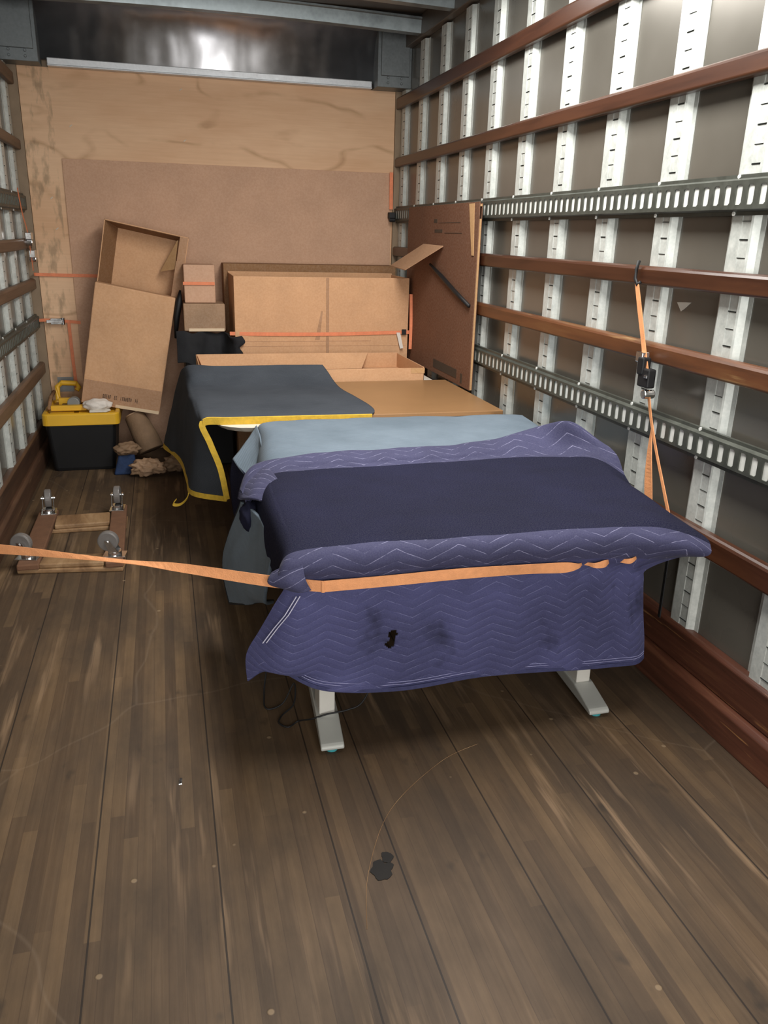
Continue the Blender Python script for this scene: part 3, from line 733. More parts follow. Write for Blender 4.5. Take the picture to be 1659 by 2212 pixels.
# brown paper things beside the tote
def blob(name, c, r, mat, label, cat, seed=0, amp=.35, fr=2.4, sub=4, rot=None):
    b = bmesh.new(); bmesh.ops.create_icosphere(b, subdivisions=sub, radius=1)
    for v in b.verts:
        k = 1+amp*noise.noise(v.co*fr+Vector((seed, 0, 0)))+amp*.4*abs(noise.noise(v.co*fr*3+Vector((0, seed, 0))))
        q = Vector((v.co.x*r[0]*k, v.co.y*r[1]*k, v.co.z*r[2]*k)); v.co = rot @ q if rot else q
    zmin = min(v.co.z for v in b.verts)
    me = bpy.data.meshes.new(name); b.to_mesh(me); b.free(); me.materials.append(mat)
    for p in me.polygons: p.use_smooth = True
    o = bpy.data.objects.new(name, me); COL.objects.link(o)
    o.location = (c[0], c[1], -zmin+.001 if c[2] is None else c[2])
    return tag(o, label, cat)
root = empty('paper_roll', 'brown paper wrapped roll leaning under the leaning carton, beside the tote', 'paper roll', (-.15, 5.42, .0))
m = MB(); pts = [Vector((-.240, 5.52, .318)), Vector((-.215, 5.50, .27)), Vector((-.172, 5.45, .18)), Vector((-.140, 5.42, .10))]
m.tube(pts, [.066, .072, .082, .085], 20); o = m.build('wrapped_roll', MAT['paper'], smooth=True, bevel=.006); adopt(o, root)
m = MB(); m.tube([Vector((-.240, 5.52, .317)), Vector((-.243, 5.523, .324))], .056, 18); adopt(m.build('roll_end', MAT['paperl']), root)
blob('crumpled_paper', (-.285, 5.25, .16), (.075, .06, .04), MAT['paper'], 'crumpled brown paper between the tote and the paper roll', 'paper', 1)
blob('crumpled_paper', (-.165, 5.15, None), (.095, .06, .05), MAT['paperl'], 'crumpled pinkish brown paper ball in front of the paper roll', 'paper', 5, .5, 3.2)
blob('crumpled_paper', (.02, 5.20, None), (.085, .06, .05), MAT['paper'], 'crumpled dark brown paper beside the hem of the slate blanket', 'paper', 9, .45)
m = MB(); m.hexa([(-.375, 5.20, 0), (-.24, 5.20, 0), (-.24, 5.30, 0), (-.375, 5.30, 0), (-.34, 5.22, .125), (-.24, 5.22, .13), (-.24, 5.29, .13), (-.34, 5.29, .125)])
tag(m.build('fabric_bag', MAT['blue'], bevel=.012, seg=3), 'small dark blue fabric bag on the floor beside the tote', 'bag')

# flattened carton against the right wall
root = empty('flattened_carton', 'tall dark brown flattened carton leaning on the right wall above the tabletop', 'carton', (1.58, 4.72, .70))
m = MB(); m.box(1.566, 1.570, 4.09, 5.36, .704, 1.662); m.box(1.584, 1.588, 4.10, 5.36, .704, 1.655)
adopt(m.build('carton_panel', MAT['cardr'], bevel=.001), root)
m = MB(); m.box(1.5702, 1.5838, 4.098, 4.112, .704, 1.58); m.box(1.5702, 1.5838, 4.098, 5.355, 1.640, 1.650); adopt(m.build('fluted_edge', MAT['flute']), root)
m = MB()
P = [(1.565, 4.16, 1.655), (1.565, 4.235, 1.655), (1.565, 4.16, 1.40), (1.565, 4.13, 1.40)]
m.hexa([P[0], P[1], P[2], P[3]]+[(p[0]-.002, p[1], p[2]) for p in P]); adopt(m.build('torn_edge', MAT['flute']), root)
for bb in ((4.66, 4.80, 1.510, 1.528), (4.76, 4.82, 1.565, 1.585), (4.36, 4.72, 1.563, 1.5655), (4.33, 4.62, 1.508, 1.5105), (4.30, 4.72, .735, .785), (4.205, 4.235, .722, .775)):
    adopt(MB().box(1.5648, 1.566, *bb).build('printed_mark', MAT['inkd']), root)

m = MB(); slab(m, [(1.562, 4.62, 1.435), (1.562, 5.00, 1.44), (1.43, 5.28, 1.30), (1.42, 4.90, 1.29)], (0, 0, 1), .005)
adopt(m.build('open_flap', MAT['cardd']), root)
m = MB(); m.tube([(1.552, 4.82, 1.33), (1.556, 4.62, 1.275), (1.558, 4.36, 1.20), (1.559, 4.14, 1.145)], [.008, .012, .012, .010], 8)
tag(m.build('bungee_cord', MAT['blackb'], smooth=True), 'black cord slanting across the flattened carton on the right wall', 'cord')

# ------------------------------------------------------------------ rear table under the slate blanket
root = empty('white_table', 'white table mostly hidden under the brown top and the slate blanket', 'table', (.85, 4.25, 0))
m = MB(); loft(m, [(rrect(.21, 1.53, 3.53, 5.04, .15), .650), (rrect(.18, 1.53, 3.51, 5.04, .15), .675)]); adopt(m.build('tabletop', MAT['white'], bevel=.003), root)
for x in (.50, 1.30):
    m = MB().box(x-.035, x+.035, 4.05, 4.75, 0.0, .045); adopt(m.build('foot', MAT['desk'], bevel=.008), root)
    m = MB().box(x-.03, x+.03, 4.36, 4.44, .045, .652); adopt(m.build('leg', MAT['desk'], bevel=.005), root)
tag(MB().box(.15, 1.562, 3.595, 4.47, .676, .699).build('hardboard_top', MAT['hard'], bevel=.004), 'flat smooth brown tabletop board beside the slate blanket', 'board')
root = empty('cardboard_tray', 'shallow open cardboard tray between the brown tabletop and the long carton', 'box', (.82, 4.77, .676))
x0, x1, y0, y1, zb, zt = .165, 1.44, 4.50, 5.08, .677, .770
m = MB(); t = .006
m.box(x0, x1, y0, y0+.010, zb, zt-.006); m.box(x0, x1, y1-t, y1, zb, zt+.004); m.box(x0, x0+t, y0, y1, zb, zt); m.box(x1-t, x1, y0, y1, zb, zt); m.box(x0, x1, y0, y1, zb, zb+t)
adopt(m.build('tray_body', MAT['card'], bevel=.002), root)
m = MB(); slab(m, [(x0+.006, y1-.008, zt+.002), (x1-.20, y1-.008, zt+.002), (x1-.26, y1-.10, zb+.012), (x0+.04, y1-.10, zb+.012)], (0, .3, 1), .004); adopt(m.build('tray_flap', MAT['card']), root)
m = MB().box(x1-.08, x1+.002, y0-.0015, y0, zt-.036, zt-.006); adopt(m.build('corner_tape', MAT['flute']), root)

# slate blanket with yellow binding
def P_(x, y, z): return (x, y, z)
rows = [
    [(-.053, 4.97, .245), (-.01, 4.93, .42), (.055, 4.86, .66), (.10, 4.62, .776), (.25, 4.53, .786), (.45, 4.53, .786), (.65, 4.53, .786), (.845, 4.53, .784)],
    [(-.040, 4.88, .250), (.005, 4.82, .44), (.062, 4.72, .64), (.11, 4.49, .755), (.25, 4.475, .758), (.45, 4.472, .758), (.65, 4.468, .758), (.860, 4.46, .758)],
    [(.005, 4.68, .265), (.035, 4.58, .45), (.075, 4.46, .64), (.115, 4.36, .705), (.25, 4.32, .706), (.45, 4.30, .706), (.65, 4.30, .706), (.885, 4.28, .706)],
    [(.045, 4.40, .280), (.062, 4.30, .46), (.085, 4.20, .64), (.122, 4.08, .703), (.25, 4.05, .706), (.45, 4.05, .706), (.65, 4.04, .706), (.910, 4.0, .706)],
    [(.062, 4.08, .283), (.082, 3.98, .45), (.098, 3.93, .62), (.126, 3.84, .703), (.25, 3.82, .706), (.45, 3.82, .706), (.65, 3.81, .706), (.932, 3.76, .706)],
    [(.080, 3.80, .298), (.095, 3.76, .44), (.112, 3.74, .60), (.128, 3.70, .700), (.25, 3.68, .706), (.45, 3.67, .706), (.65, 3.66, .706), (.925, 3.63, .706)],
    [(.225, 3.62, .318), (.200, 3.60, .47), (.160, 3.59, .59), (.130, 3.585, .697), (.25, 3.585, .704), (.45, 3.58, .704), (.65, 3.575, .704), (.895, 3.565, .704)],
]
root = empty('moving_blanket', 'slate grey moving blanket with yellow binding on the left of the brown tabletop', 'blanket', (.4, 4.1, .70))
o, g = surf('blanket_cloth', rows, MAT['slate'], 90, 80, .007, .006, 6, seedv=2, wz=lambda u, v: .25 if u > .42 else 1.0)
adopt(o, root)
front = g[-1]; left = [r[0] for r in g]
m = MB(); P = [front[i] for i in range(0, 91, 3)]
ribbon(m, [(p+Vector((0, -.006, -.012)), (0, -.2, 1)) for p in P[13:]], .034, .007, 2)
adopt(m.build('yellow_binding', MAT['yellow']), root)
m = MB(); ribbon(m, [(p+Vector((.001, -.004, -.002)), (1, -.1, .25)) for p in P[:14]], .026, .007, 2)
adopt(m.build('yellow_binding', MAT['yellow']), root)
m = MB(); Lp = left[::4]+[left[-1]]
ribbon(m, [(p+Vector((-.002, -.005, 0)), (.25, -.1, 1)) for p in Lp], .026, .008, 2)
adopt(m.build('yellow_binding', MAT['yellow']), root)
m = MB(); ribbon(m, [((.062, 3.98, .285), (0, 0, 1)), ((.055, 3.94, .235), (.3, 0, 1)), ((.020, 3.92, .205), (.5, 0, 1)), ((-.015, 3.92, .205), (.5, 0, 1)), ((-.005, 3.93, .225), (1, 0, 1))], .016, .004, 5)
adopt(m.build('loose_binding', MAT['yellow']), root)

# ------------------------------------------------------------------ middle table and light blue blanket
root = empty('folding_table', 'table hidden under the light blue blanket behind the desk', 'table', (1.0, 3.12, 0))
m = MB().box(.40, 1.55, 2.84, 3.45, .668, .690); adopt(m.build('tabletop', MAT['white'], bevel=.003), root)
for x in (.50, 1.45):
    m = MB().box(x-.03, x+.03, 3.08, 3.15, .04, .668); adopt(m.build('leg', MAT['desk'], bevel=.004), root)
    m = MB().box(x-.033, x+.033, 2.86, 3.38, 0.0, .04); adopt(m.build('foot', MAT['desk'], bevel=.006), root)
rows = [
    [(.365, 3.56, .60), (.385, 3.50, .69), (.55, 3.50, .702), (.80, 3.495, .702), (1.05, 3.49, .702), (1.30, 3.485, .702), (1.52, 3.475, .702), (1.60, 3.46, .700)],
    [(.345, 3.36, .56), (.385, 3.36, .69), (.55, 3.36, .702), (.80, 3.36, .702), (1.05, 3.36, .702), (1.30, 3.36, .702), (1.53, 3.32, .700), (1.60, 3.27, .685)],
    [(.30, 3.12, .52), (.365, 3.16, .685), (.55, 3.16, .700), (.80, 3.16, .700), (1.05, 3.16, .700), (1.30, 3.16, .700), (1.52, 3.10, .695), (1.595, 3.06, .67)],
    [(.29, 2.95, .50), (.345, 2.96, .680), (.55, 2.95, .698), (.80, 2.95, .698), (1.05, 2.95, .698), (1.30, 2.95, .698), (1.50, 2.92, .690), (1.58, 2.90, .66)],
    [(.28, 2.82, .52), (.335, 2.80, .672), (.55, 2.80, .690), (.80, 2.80, .690), (1.05, 2.80, .690), (1.30, 2.80, .690), (1.48, 2.80, .680), (1.56, 2.80, .64)],
]
root = empty('moving_blanket', 'light blue felt moving blanket between the navy blanket and the brown tabletop', 'blanket', (.9, 3.2, .7))
o, g = surf('blanket_cloth', rows, MAT['sky'], 80, 60, .007, .006, 5, seedv=11); adopt(o, root)
# turned out corner
rows = [[(.36, 3.50, .685), (.33, 3.47, .65), (.24, 3.36, .575)], [(.36, 3.38, .67), (.335, 3.28, .625), (.27, 3.18, .560)], [(.35, 3.2, .66), (.34, 3.06, .61), (.335, 2.92, .568)]]
o, g = surf('turned_corner', rows, MAT['sky'], 20, 20, .006, .003, 8); adopt(o, root)
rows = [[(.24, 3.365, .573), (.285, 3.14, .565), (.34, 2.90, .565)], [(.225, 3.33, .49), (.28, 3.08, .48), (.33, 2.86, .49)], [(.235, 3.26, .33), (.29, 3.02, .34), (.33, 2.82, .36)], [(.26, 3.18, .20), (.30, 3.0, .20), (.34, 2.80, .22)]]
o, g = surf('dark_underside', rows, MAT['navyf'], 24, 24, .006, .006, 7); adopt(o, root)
# side drape beside the desk
rows = [
    [(.215, 2.66, .615), (.235, 2.58, .62), (.255, 2.48, .62), (.268, 2.36, .62), (.272, 2.22, .60)],
    [(.182, 2.80, .455), (.205, 2.68, .47), (.232, 2.55, .48), (.244, 2.40, .48), (.250, 2.26, .48)],
    [(.160, 2.86, .345), (.180, 2.74, .37), (.205, 2.60, .38), (.230, 2.45, .40), (.250, 2.30, .42)],
    [(.157, 2.86, .255), (.175, 2.74, .28), (.205, 2.60, .31), (.235, 2.45, .35), (.255, 2.32, .39)],
    [(.171, 2.80, .172), (.195, 2.72, .205), (.227, 2.60, .257), (.255, 2.50, .310), (.285, 2.38, .365)],
]
o, g = surf('side_drape', rows, MAT['sky'], 40, 50, .010, .006, 6, seedv=5); adopt(o, root)
m = MB(); E_ = [r[0] for r in g][::3]+[p for p in g[-1]][::3]
m.tube([p+Vector((-.001, 0, 0)) for p in E_], .005, 6); adopt(m.build('dark_hem', MAT['fabric'], smooth=True), root)

# ------------------------------------------------------------------ desk
root = empty('standing_desk', 'silver legged standing desk under the navy blanket', 'desk', (.87, 2.33, 0))
adopt(MB().box(.31, 1.42, 1.995, 2.66, .672, .694).build('desktop', MAT['white'], bevel=.003), root)
for i, x in enumerate((.4205, 1.3135)):
    m = MB(); hw = .036; yf, yb = 2.035, 2.60
    prof = [(yf, .016), (yf, .028), (yf+.012, .034), (2.17, .056), (2.36, .056), (yb-.012, .034), (yb, .028), (yb, .016)]
    m.prism(prof, 'x', x-hw, x+hw); m.v = [(a+(b-yf-.14)*.065, b, c) for a, b, c in m.v]; adopt(m.build('foot', MAT['desk'], bevel=.004), root)
    m = MB().box(x-.025, x+.025, 2.175, 2.255, .055, .40); adopt(m.build('leg_column', MAT['column'], bevel=.003), root)
    m = MB().box(x-.032, x+.032, 2.168, 2.262, .40, .66); adopt(m.build('outer_column', MAT['desk'], bevel=.003), root)
    m = MB().box(x-.03, x+.03, 2.03, 2.62, .645, .672); adopt(m.build('top_bracket', MAT['desk'], bevel=.003), root)
    for yv in (yf+.03, yb-.03):
        xx = x+(yv-yf-.14)*.065; m = MB(); m.cyl((xx, yv, .006), (0, 0, 1), .018, .010, 16); m.cyl((xx, yv, .013), (0, 0, 1), .007, .012, 10); adopt(m.build('levelling_glide', MAT['teal']), root)
adopt(MB().box(.45, 1.29, 2.19, 2.24, .615, .655).build('crossbar', MAT['desk'], bevel=.003), root)
# black cable
m = MB(); pts = [(.60, 2.26, .235), (.575, 2.20, .15), (.53, 2.16, .09), (.48, 2.155, .072), (.42, 2.158, .064), (.37, 2.17, .045), (.335, 2.22, .010), (.30, 2.20, .006), (.275, 2.23, .006), (.29, 2.27, .006), (.335, 2.31, .02), (.345, 2.37, .06), (.30, 2.33, .012), (.245, 2.32, .006), (.245, 2.38, .03), (.262, 2.44, .09), (.27, 2.47, .14)]
P = [Vector(p) for p in pts]; m.tube([cr(P, k/140) for k in range(141)], .0028, 6)
tag(m.build('power_cable', MAT['blackb'], smooth=True), 'thin black cable looping round the left desk leg down to the floor', 'cable')

# navy blanket
zt = .705
rows = [
    # back inside of the rolled edge
    [(.21, 2.74, .60), (.27, 2.80, .66), (.45, 2.84, .69), (.65, 2.84, .69), (.85, 2.85, .69), (1.05, 2.87, .69), (1.22, 2.90, .695), (1.40, 2.90, .72), (1.50, 2.82, .74), (1.555, 2.74, .66)],
    # ridge crest
    [(.215, 2.66, .655), (.275, 2.755, .715), (.45, 2.79, .735), (.65, 2.80, .737), (.85, 2.81, .737), (1.05, 2.83, .738), (1.23, 2.87, .745), (1.40, 2.86, .790), (1.475, 2.74, .835), (1.56, 2.66, .765)],
    # ridge face
    [(.225, 2.60, .625), (.285, 2.69, .700), (.45, 2.735, .722), (.65, 2.74, .722), (.85, 2.75, .722), (1.05, 2.765, .722), (1.23, 2.79, .730), (1.40, 2.76, .735), (1.490, 2.66, .760), (1.565, 2.55, .755)],
    # foot of ridge on the desktop
    [(.245, 2.60, .58), (.300, 2.66, .690), (.45, 2.685, .703), (.65, 2.69, .703), (.85, 2.70, .703), (1.05, 2.71, .703), (1.23, 2.72, .704), (1.40, 2.66, .715), (1.49, 2.55, .735), (1.565, 2.47, .69)],
    [(.255, 2.45, .55), (.292, 2.46, .690), (.45, 2.47, zt), (.65, 2.47, zt), (.85, 2.47, zt), (1.05, 2.47, zt), (1.23, 2.47, zt), (1.40, 2.45, .708), (1.49, 2.40, .71), (1.565, 2.37, .65)],
    [(.262, 2.22, .55), (.290, 2.23, .690), (.45, 2.23, zt), (.65, 2.23, zt), (.85, 2.23, zt), (1.05, 2.23, zt), (1.23, 2.23, zt), (1.40, 2.22, .706), (1.49, 2.19, .695), (1.565, 2.19, .64)],
    [(.262, 2.06, .57), (.288, 2.03, .690), (.45, 2.03, zt), (.65, 2.03, zt), (.85, 2.03, zt), (1.05, 2.03, zt), (1.23, 2.03, zt), (1.39, 2.02, .704), (1.49, 2.00, .675), (1.55, 1.985, .645)],
    # front fold
    [(.250, 1.985, .625), (.285, 1.968, .683), (.45, 1.964, .694), (.65, 1.964, .694), (.85, 1.964, .694), (1.05, 1.964, .694), (1.23, 1.964, .690), (1.38, 1.955, .680), (1.48, 1.935, .655), (1.535, 1.925, .632)],
    [(.240, 1.965, .612), (.285, 1.945, .655), (.45, 1.945, .660), (.65, 1.945, .660), (.85, 1.945, .662), (1.05, 1.943, .662), (1.23, 1.945, .660), (1.38, 1.930, .652), (1.475, 1.915, .630), (1.52, 1.915, .612)],
    # strap line
    [(.262, 1.985, .592), (.300, 1.962, .618), (.45, 1.958, .618), (.65, 1.958, .617), (.85, 1.957, .616), (1.05, 1.958, .616), (1.22, 1.957, .613), (1.33, 1.955, .603), (1.40, 1.96, .598), (1.46, 1.965, .592)],
    [(.262, 1.995, .572), (.300, 1.975, .590), (.45, 1.972, .590), (.65, 1.972, .589), (.85, 1.972, .588), (1.05, 1.972, .587), (1.20, 1.972, .582), (1.29, 1.974, .570), (1.34, 1.980, .560), (1.372, 1.99, .55)],
    [(.232, 2.00, .52), (.290, 1.960, .53), (.45, 1.966, .53), (.65, 1.966, .53), (.85, 1.966, .53), (1.04, 1.966, .53), (1.18, 1.966, .53), (1.27, 1.970, .53), (1.33, 1.978, .52), (1.365, 1.995, .51)],
    [(.200, 2.02, .45), (.280, 1.960, .43), (.45, 1.975, .43), (.65, 1.972, .43), (.85, 1.972, .43), (1.04, 1.972, .43), (1.18, 1.974, .43), (1.28, 1.980, .42), (1.345, 1.988, .42), (1.385, 2.01, .41)],
    [(.165, 2.04, .37), (.250, 1.965, .34), (.42, 1.985, .32), (.64, 1.978, .32), (.85, 1.978, .32), (1.04, 1.980, .32), (1.19, 1.985, .32), (1.30, 1.988, .31), (1.375, 1.995, .30), (1.415, 2.02, .30)],
    [(.168, 2.03, .292), (.235, 1.985, .345), (.37, 1.975, .268), (.60, 1.985, .232), (.84, 1.985, .246), (1.03, 1.985, .240), (1.19, 1.990, .226), (1.30, 1.992, .222), (1.385, 2.00, .216), (1.425, 2.02, .222)],
]
fold0, fold1 = 6.6/14, 9.1/14
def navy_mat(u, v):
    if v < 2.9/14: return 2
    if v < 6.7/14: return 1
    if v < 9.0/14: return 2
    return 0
def navy_hole(U, V, u, v):
    du = (u-.287)*1.8; dv = (v-.868)*1.54
    a = (du/.014)**2+((dv+.016)/.014)**2 < 1
    b = (du/.008)**2+(dv/.020)**2 < 1
    c = ((du+.003)/.012)**2+((dv-.016)/.015)**2 < 1
    return a or b or c
root = empty('moving_blanket', 'navy blue quilted moving blanket draped over the desk, hem hanging in front', 'blanket', (.85, 2.3, .70))
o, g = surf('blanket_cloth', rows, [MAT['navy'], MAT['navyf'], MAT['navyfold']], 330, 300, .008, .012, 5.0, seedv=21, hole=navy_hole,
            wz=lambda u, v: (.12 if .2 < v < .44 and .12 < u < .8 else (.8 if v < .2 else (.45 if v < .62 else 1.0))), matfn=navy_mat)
adopt(o, root)
hemP = g[-1]
m = MB(); ribbon(m, [(p+Vector((0, 0, .004)), (0, .05, 1)) for p in hemP[::4]], .012, .011, 1)
adopt(m.build('hem', MAT['hem']), root)
m = MB()
for dz in (.020, .028): m.tube([p+Vector((0, -.0048, dz)) for p in hemP[4:-4:3]], .0008, 4)
adopt(m.build('hem_stitching', MAT['thread']), root)
m = MB()
for dx in (0, .010):
    m.tube([(.293+dx, 1.950, .575), (.262+dx, 1.955, .52), (.235+dx, 1.975, .475), (.205+dx, 1.99, .425)], .0016, 5)
adopt(m.build('loose_threads', MAT['threadw']), root)
# bunched corner at the back left and the ear at the front left
rows = [[(.335, 2.60, .70), (.31, 2.70, .715), (.255, 2.72, .70)], [(.30, 2.55, .685), (.262, 2.62, .69), (.215, 2.68, .665)], [(.285, 2.50, .66), (.235, 2.56, .655), (.205, 2.64, .63)]]
o, _ = surf('bunched_corner', rows, MAT['navyfold'], 16, 16, .007, .004, 9); adopt(o, root)
b = bmesh.new(); bmesh.ops.create_icosphere(b, subdivisions=3, radius=1)
for v in b.verts:
    k = 1+.3*noise.noise(v.co*2); v.co = Vector((.235+v.co.x*.032*k, 2.60+v.co.y*.05*k, .585+v.co.z*.05*k))
me = bpy.data.meshes.new('bunched_roll'); b.to_mesh(me); b.free(); me.materials.append(MAT['navyf'])
for p in me.polygons: p.use_smooth = True
o = bpy.data.objects.new('bunched_roll', me); COL.objects.link(o); adopt(o, root)
rows = [[(.31, 1.945, .665), (.27, 1.96, .66), (.235, 1.99, .632)], [(.315, 1.93, .630), (.27, 1.93, .625), (.222, 1.97, .612)], [(.33, 1.935, .598), (.30, 1.928, .598), (.262, 1.95, .602)]]
o, _ = surf('folded_ear', rows, MAT['navyfold'], 16, 16, .006, .003, 9); adopt(o, root)

# long orange strap
Z = (0, 0, 1)
root = empty('ratchet_strap', 'long orange ratchet strap stretched from the left wall round the front of the navy blanket', 'strap', (.36, 1.93, .6))
m = ribbon(MB(), [((-.802, 2.52, .59), Z), ((-.5, 2.365, .610), Z, .9), ((-.16, 2.20, .612), (0, .9, .35), .45), ((0, 2.12, .612), (0, .5, .8), .8), ((.22, 2.00, .606), (0, .15, 1), 1.0), ((.36, 1.943, .602), Z, 1), ((.37, 1.941, .602), Z, 1),
                  ((.55, 1.941, .603), Z, 1), ((.75, 1.941, .606), Z, 1), ((.95, 1.941, .603), (0, -.2, 1), 1), ((1.07, 1.944, .597), Z, 1), ((1.12, 1.953, .594), Z, .5), ((1.14, 1.968, .594), Z, .3), ((1.155, 1.962, .594), Z, .3), ((1.17, 1.943, .596), Z, .5), ((1.20, 1.943, .599), Z, .7), ((1.23, 1.965, .597), Z, .3), ((1.255, 1.962, .597), Z, .3), ((1.28, 1.940, .602), (.0, 0, 1), .5), ((1.31, 1.955, .606), Z, .35), ((1.34, 1.99, .600), Z, .3), ((1.39, 2.05, .60), Z, .5), ((1.45, 2.10, .60), Z, .8), ((1.56, 2.20, .60), Z, 1), ((1.598, 2.26, .60), Z, 1)], .032, .0022, 8)
adopt(m.build('webbing', MAT['orange']), root)
# vertical strap on the right wall
root = empty('ratchet_strap', 'orange strap with a black ratchet hanging from a wooden rail on the right wall', 'strap', (1.585, 2.45, 1.06))
m = ribbon(MB(), [((1.588, 2.587, 1.352), (0, 1, 0), .75), ((1.583, 2.538, 1.26), (0, 1, 0), .85), ((1.577, 2.485, 1.165), (0, 1, 0), .8), ((1.570, 2.43, 1.065), (0, 1, 0), 1)], .030, .003)
adopt(m.build('webbing', MAT['orange']), root)
m = ribbon(MB(), [((1.575, 2.415, 1.015), (0, 1, 0), .6), ((1.578, 2.385, .93), (0, 1, .1), .6), ((1.578, 2.33, .83), (0, 1, .1), .6), ((1.572, 2.25, .72), (0, 1, .1), .7), ((1.566, 2.175, .615), (0, 1, .1), .8), ((1.566, 2.16, .56), (0, 1, .1), .8)], .024, .003)
adopt(m.build('webbing_tail', MAT['orange']), root)
m = ribbon(MB(), [((1.584, 2.378, .885), (.4, 1, 0), .4), ((1.578, 2.362, .80), (.2, 1, 0), 1.1), ((1.572, 2.335, .70), (0, 1, 0), 1.25), ((1.566, 2.30, .60), (0, 1, 0), 1.2)], .036, .003)
adopt(m.build('lower_webbing', MAT['orange']), root)
m = MB(); m.tube([(1.594, 2.60, 1.43), (1.588, 2.602, 1.40), (1.586, 2.60, 1.37), (1.588, 2.585, 1.35), (1.594, 2.575, 1.36)], .006, 8)
adopt(m.build('hook', MAT['blackb'], smooth=True), root)
q = MB(); q.box(1.560, 1.592, 2.405, 2.47, 1.02, 1.085); q.box(1.556, 1.590, 2.44, 2.475, 1.06, 1.12); adopt(q.build('ratchet_body', MAT['blackb'], bevel=.006), root)
q = MB(); q.cyl((1.575, 2.415, 1.000), (1, 0, 0), .016, .04, 14); adopt(q.build('ratchet_drum', MAT['chrome'], bevel=.003), root)
q = MB(); q.box(1.560, 1.590, 2.455, 2.495, 1.10, 1.135); adopt(q.build('ratchet_handle', MAT['chrome'], bevel=.003), root)
q = MB(); q.box(1.556, 1.560, 2.405, 2.425, 1.055, 1.065); adopt(q.build('ratchet_pin', MAT['chrome'], bevel=.001), root)
m = MB(); slab(m, [(1.566, 2.155, .505), (1.566, 2.178, .505), (1.566, 2.178, .530), (1.566, 2.155, .530)], (1, 0, 0), .006); m.box(1.568, 1.572, 2.160, 2.173, .28, .505, 1); 
adopt(m.build('strap_tip', [MAT['orange'], MAT['blackb']], bevel=.001), root)

# ------------------------------------------------------------------ upturned wooden dolly
root = empty('furniture_dolly', 'small wooden four wheel dolly lying upside down by the left wall', 'dolly', (-.48, 4.0, 0))
A = Vector((-.705, 3.66, 0)); B = Vector((-.245, 3.59, 0)); Cc = Vector((-.27, 4.42, 0)); D = Vector((-.725, 4.42, 0))
def lerp(a, b, t): return a+(b-a)*t
def board(p, q, w_, z0, z1, name, mat):
    p, q = Vector(p), Vector(q); d = (q-p).normalized(); n = Vector((-d.y, d.x, 0))*w_/2
    P = [p-n, q-n, q+n, p+n]; m = MB(); m.hexa([(v.x, v.y, z0) for v in P]+[(v.x, v.y, z1) for v in P])
    return adopt(m.build(name, mat, bevel=.006), root)
board((-.665, 3.64, 0), (-.665, 4.42, 0), .095, .022, .050, 'side_board', MAT['carpet'])
board((-.292, 3.60, 0), (-.305, 4.44, 0), .080, .022, .050, 'side_board', MAT['carpet'])
board((-.71, 3.71, 0), (-.25, 3.65, 0), .10, 0, .022, 'cross_board', MAT['brace'])
board((-.615, 3.705, 0), (-.335, 3.68, 0), .11, .022, .046, 'cross_board', MAT['brace'])
board((-.715, 4.25, 0), (-.26, 4.25, 0), .16, 0, .0225, 'cross_board', MAT['brace'])
board((-.615, 4.25, 0), (-.347, 4.26, 0), .16, .022, .046, 'cross_board', MAT['brace'])
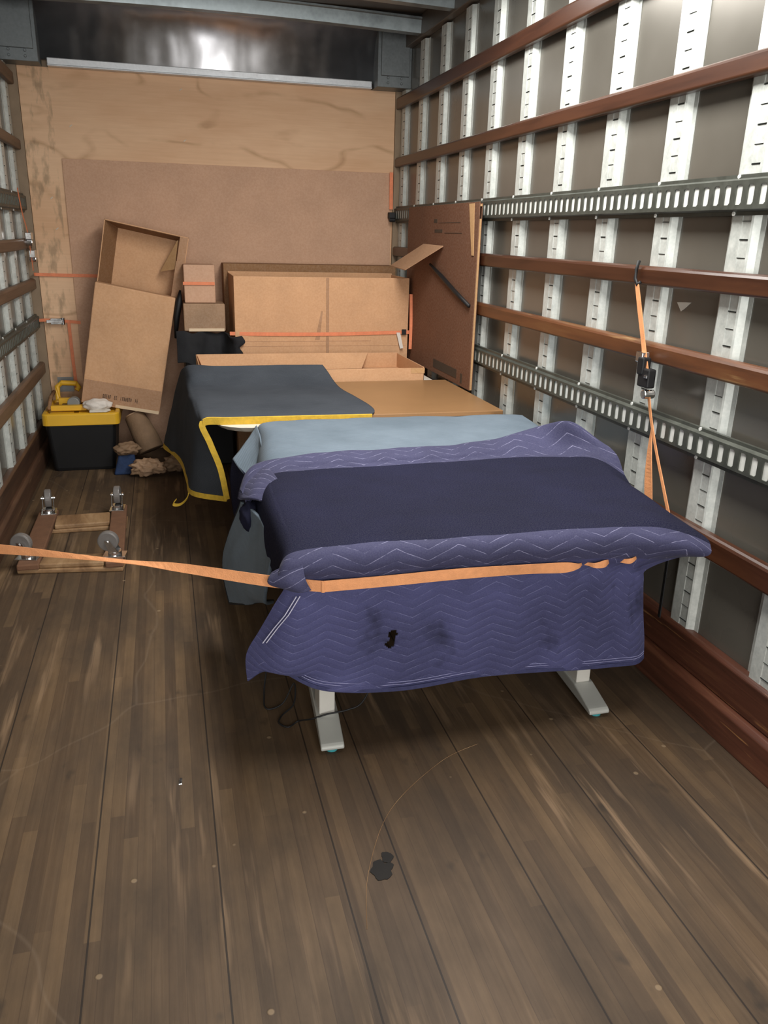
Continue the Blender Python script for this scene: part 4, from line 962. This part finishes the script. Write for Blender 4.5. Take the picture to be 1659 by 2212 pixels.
def caster(x, y, ang, tilt=0):
    c = MB(); c.box(-.04, .04, -.03, .03, 0, .004); c.cyl((0, 0, .010), (0, 0, 1), .024, .014, 18)
    p = adopt(c.build('caster', MAT['chrome'], bevel=.001), root)
    Mx = Matrix.Translation((x-root.location.x, y-root.location.y, .050)) @ Matrix.Rotation(ang, 4, 'Z')
    p.matrix_local = Mx @ Matrix.Scale(1.28, 4)
    f = MB()
    for s in (-1, 1): f.hexa([(-.018, s*.021-.0015, .014), (.016, s*.021-.0015, .014), (.016, s*.021+.0015, .014), (-.018, s*.021+.0015, .014), (.010, s*.021-.0015, .062), (.030, s*.021-.0015, .062), (.030, s*.021+.0015, .062), (.010, s*.021+.0015, .062)])
    f.cyl((.020, 0, .055), (0, 1, 0), .006, .054, 10); f.box(-.018, .016, -.021, .021, .012, .016)
    o = f.build('fork', MAT['chrome'], p)
    wv = MB(); wv.cyl((.020, 0, .055), (0, 1, 0), .037, .026, 28); o = wv.build('wheel', MAT['wheel'], p, bevel=.005)
caster(-.660, 4.38, 1.65); caster(-.312, 4.38, 1.5); caster(-.672, 3.73, 2.9); caster(-.292, 3.69, 3.0)

# ------------------------------------------------------------------ small things on the floor
m = MB(); m.hexa([(-.043, 1.992, .0005), (-.032, 1.992, .0005), (-.030, 2.018, .0005), (-.040, 2.020, .0005), (-.042, 1.994, .004), (-.033, 1.994, .004), (-.032, 2.016, .006), (-.039, 2.018, .006)])
tag(m.build('metal_scrap', MAT['chrome'], bevel=.001), 'tiny shiny metal scrap on the floor left of the desk', 'scrap')
def flat(name, c, r, mat, label, cat, seed, n=26, h=.002):
    m = MB(); lp = []
    for k in range(n):
        a = 2*math.pi*k/n; rr = 1+.5*noise.noise(Vector((math.cos(a)*1.6, math.sin(a)*1.6, seed))); lp.append((c[0]+math.cos(a)*r[0]*rr, c[1]+math.sin(a)*r[1]*rr))
    loft(m, [(lp, .0003), (lp, h)]); return tag(m.build(name, mat), label, cat)
flat('dry_leaf', (.440, 1.548, 0), (.026, .030), MAT['leaf'], 'dark flattened leaf on the floor in front of the left desk leg', 'leaf', 2.2)
flat('dry_leaf', (.462, 1.585, 0), (.016, .018), MAT['leaf'], 'smaller dark leaf fragment touching the flattened leaf', 'leaf', 5.1)
m = MB(); P = [Vector(p) for p in ((.36, 1.38, .001), (.405, 1.55, .001), (.52, 1.76, .001), (.72, 1.93, .001), (.86, 1.99, .001))]
m.tube([cr(P, k/50) for k in range(51)], .0006, 4)
tag(m.build('loose_string', MAT['brace']), 'long thin pale string curving across the floor in front of the desk', 'string')
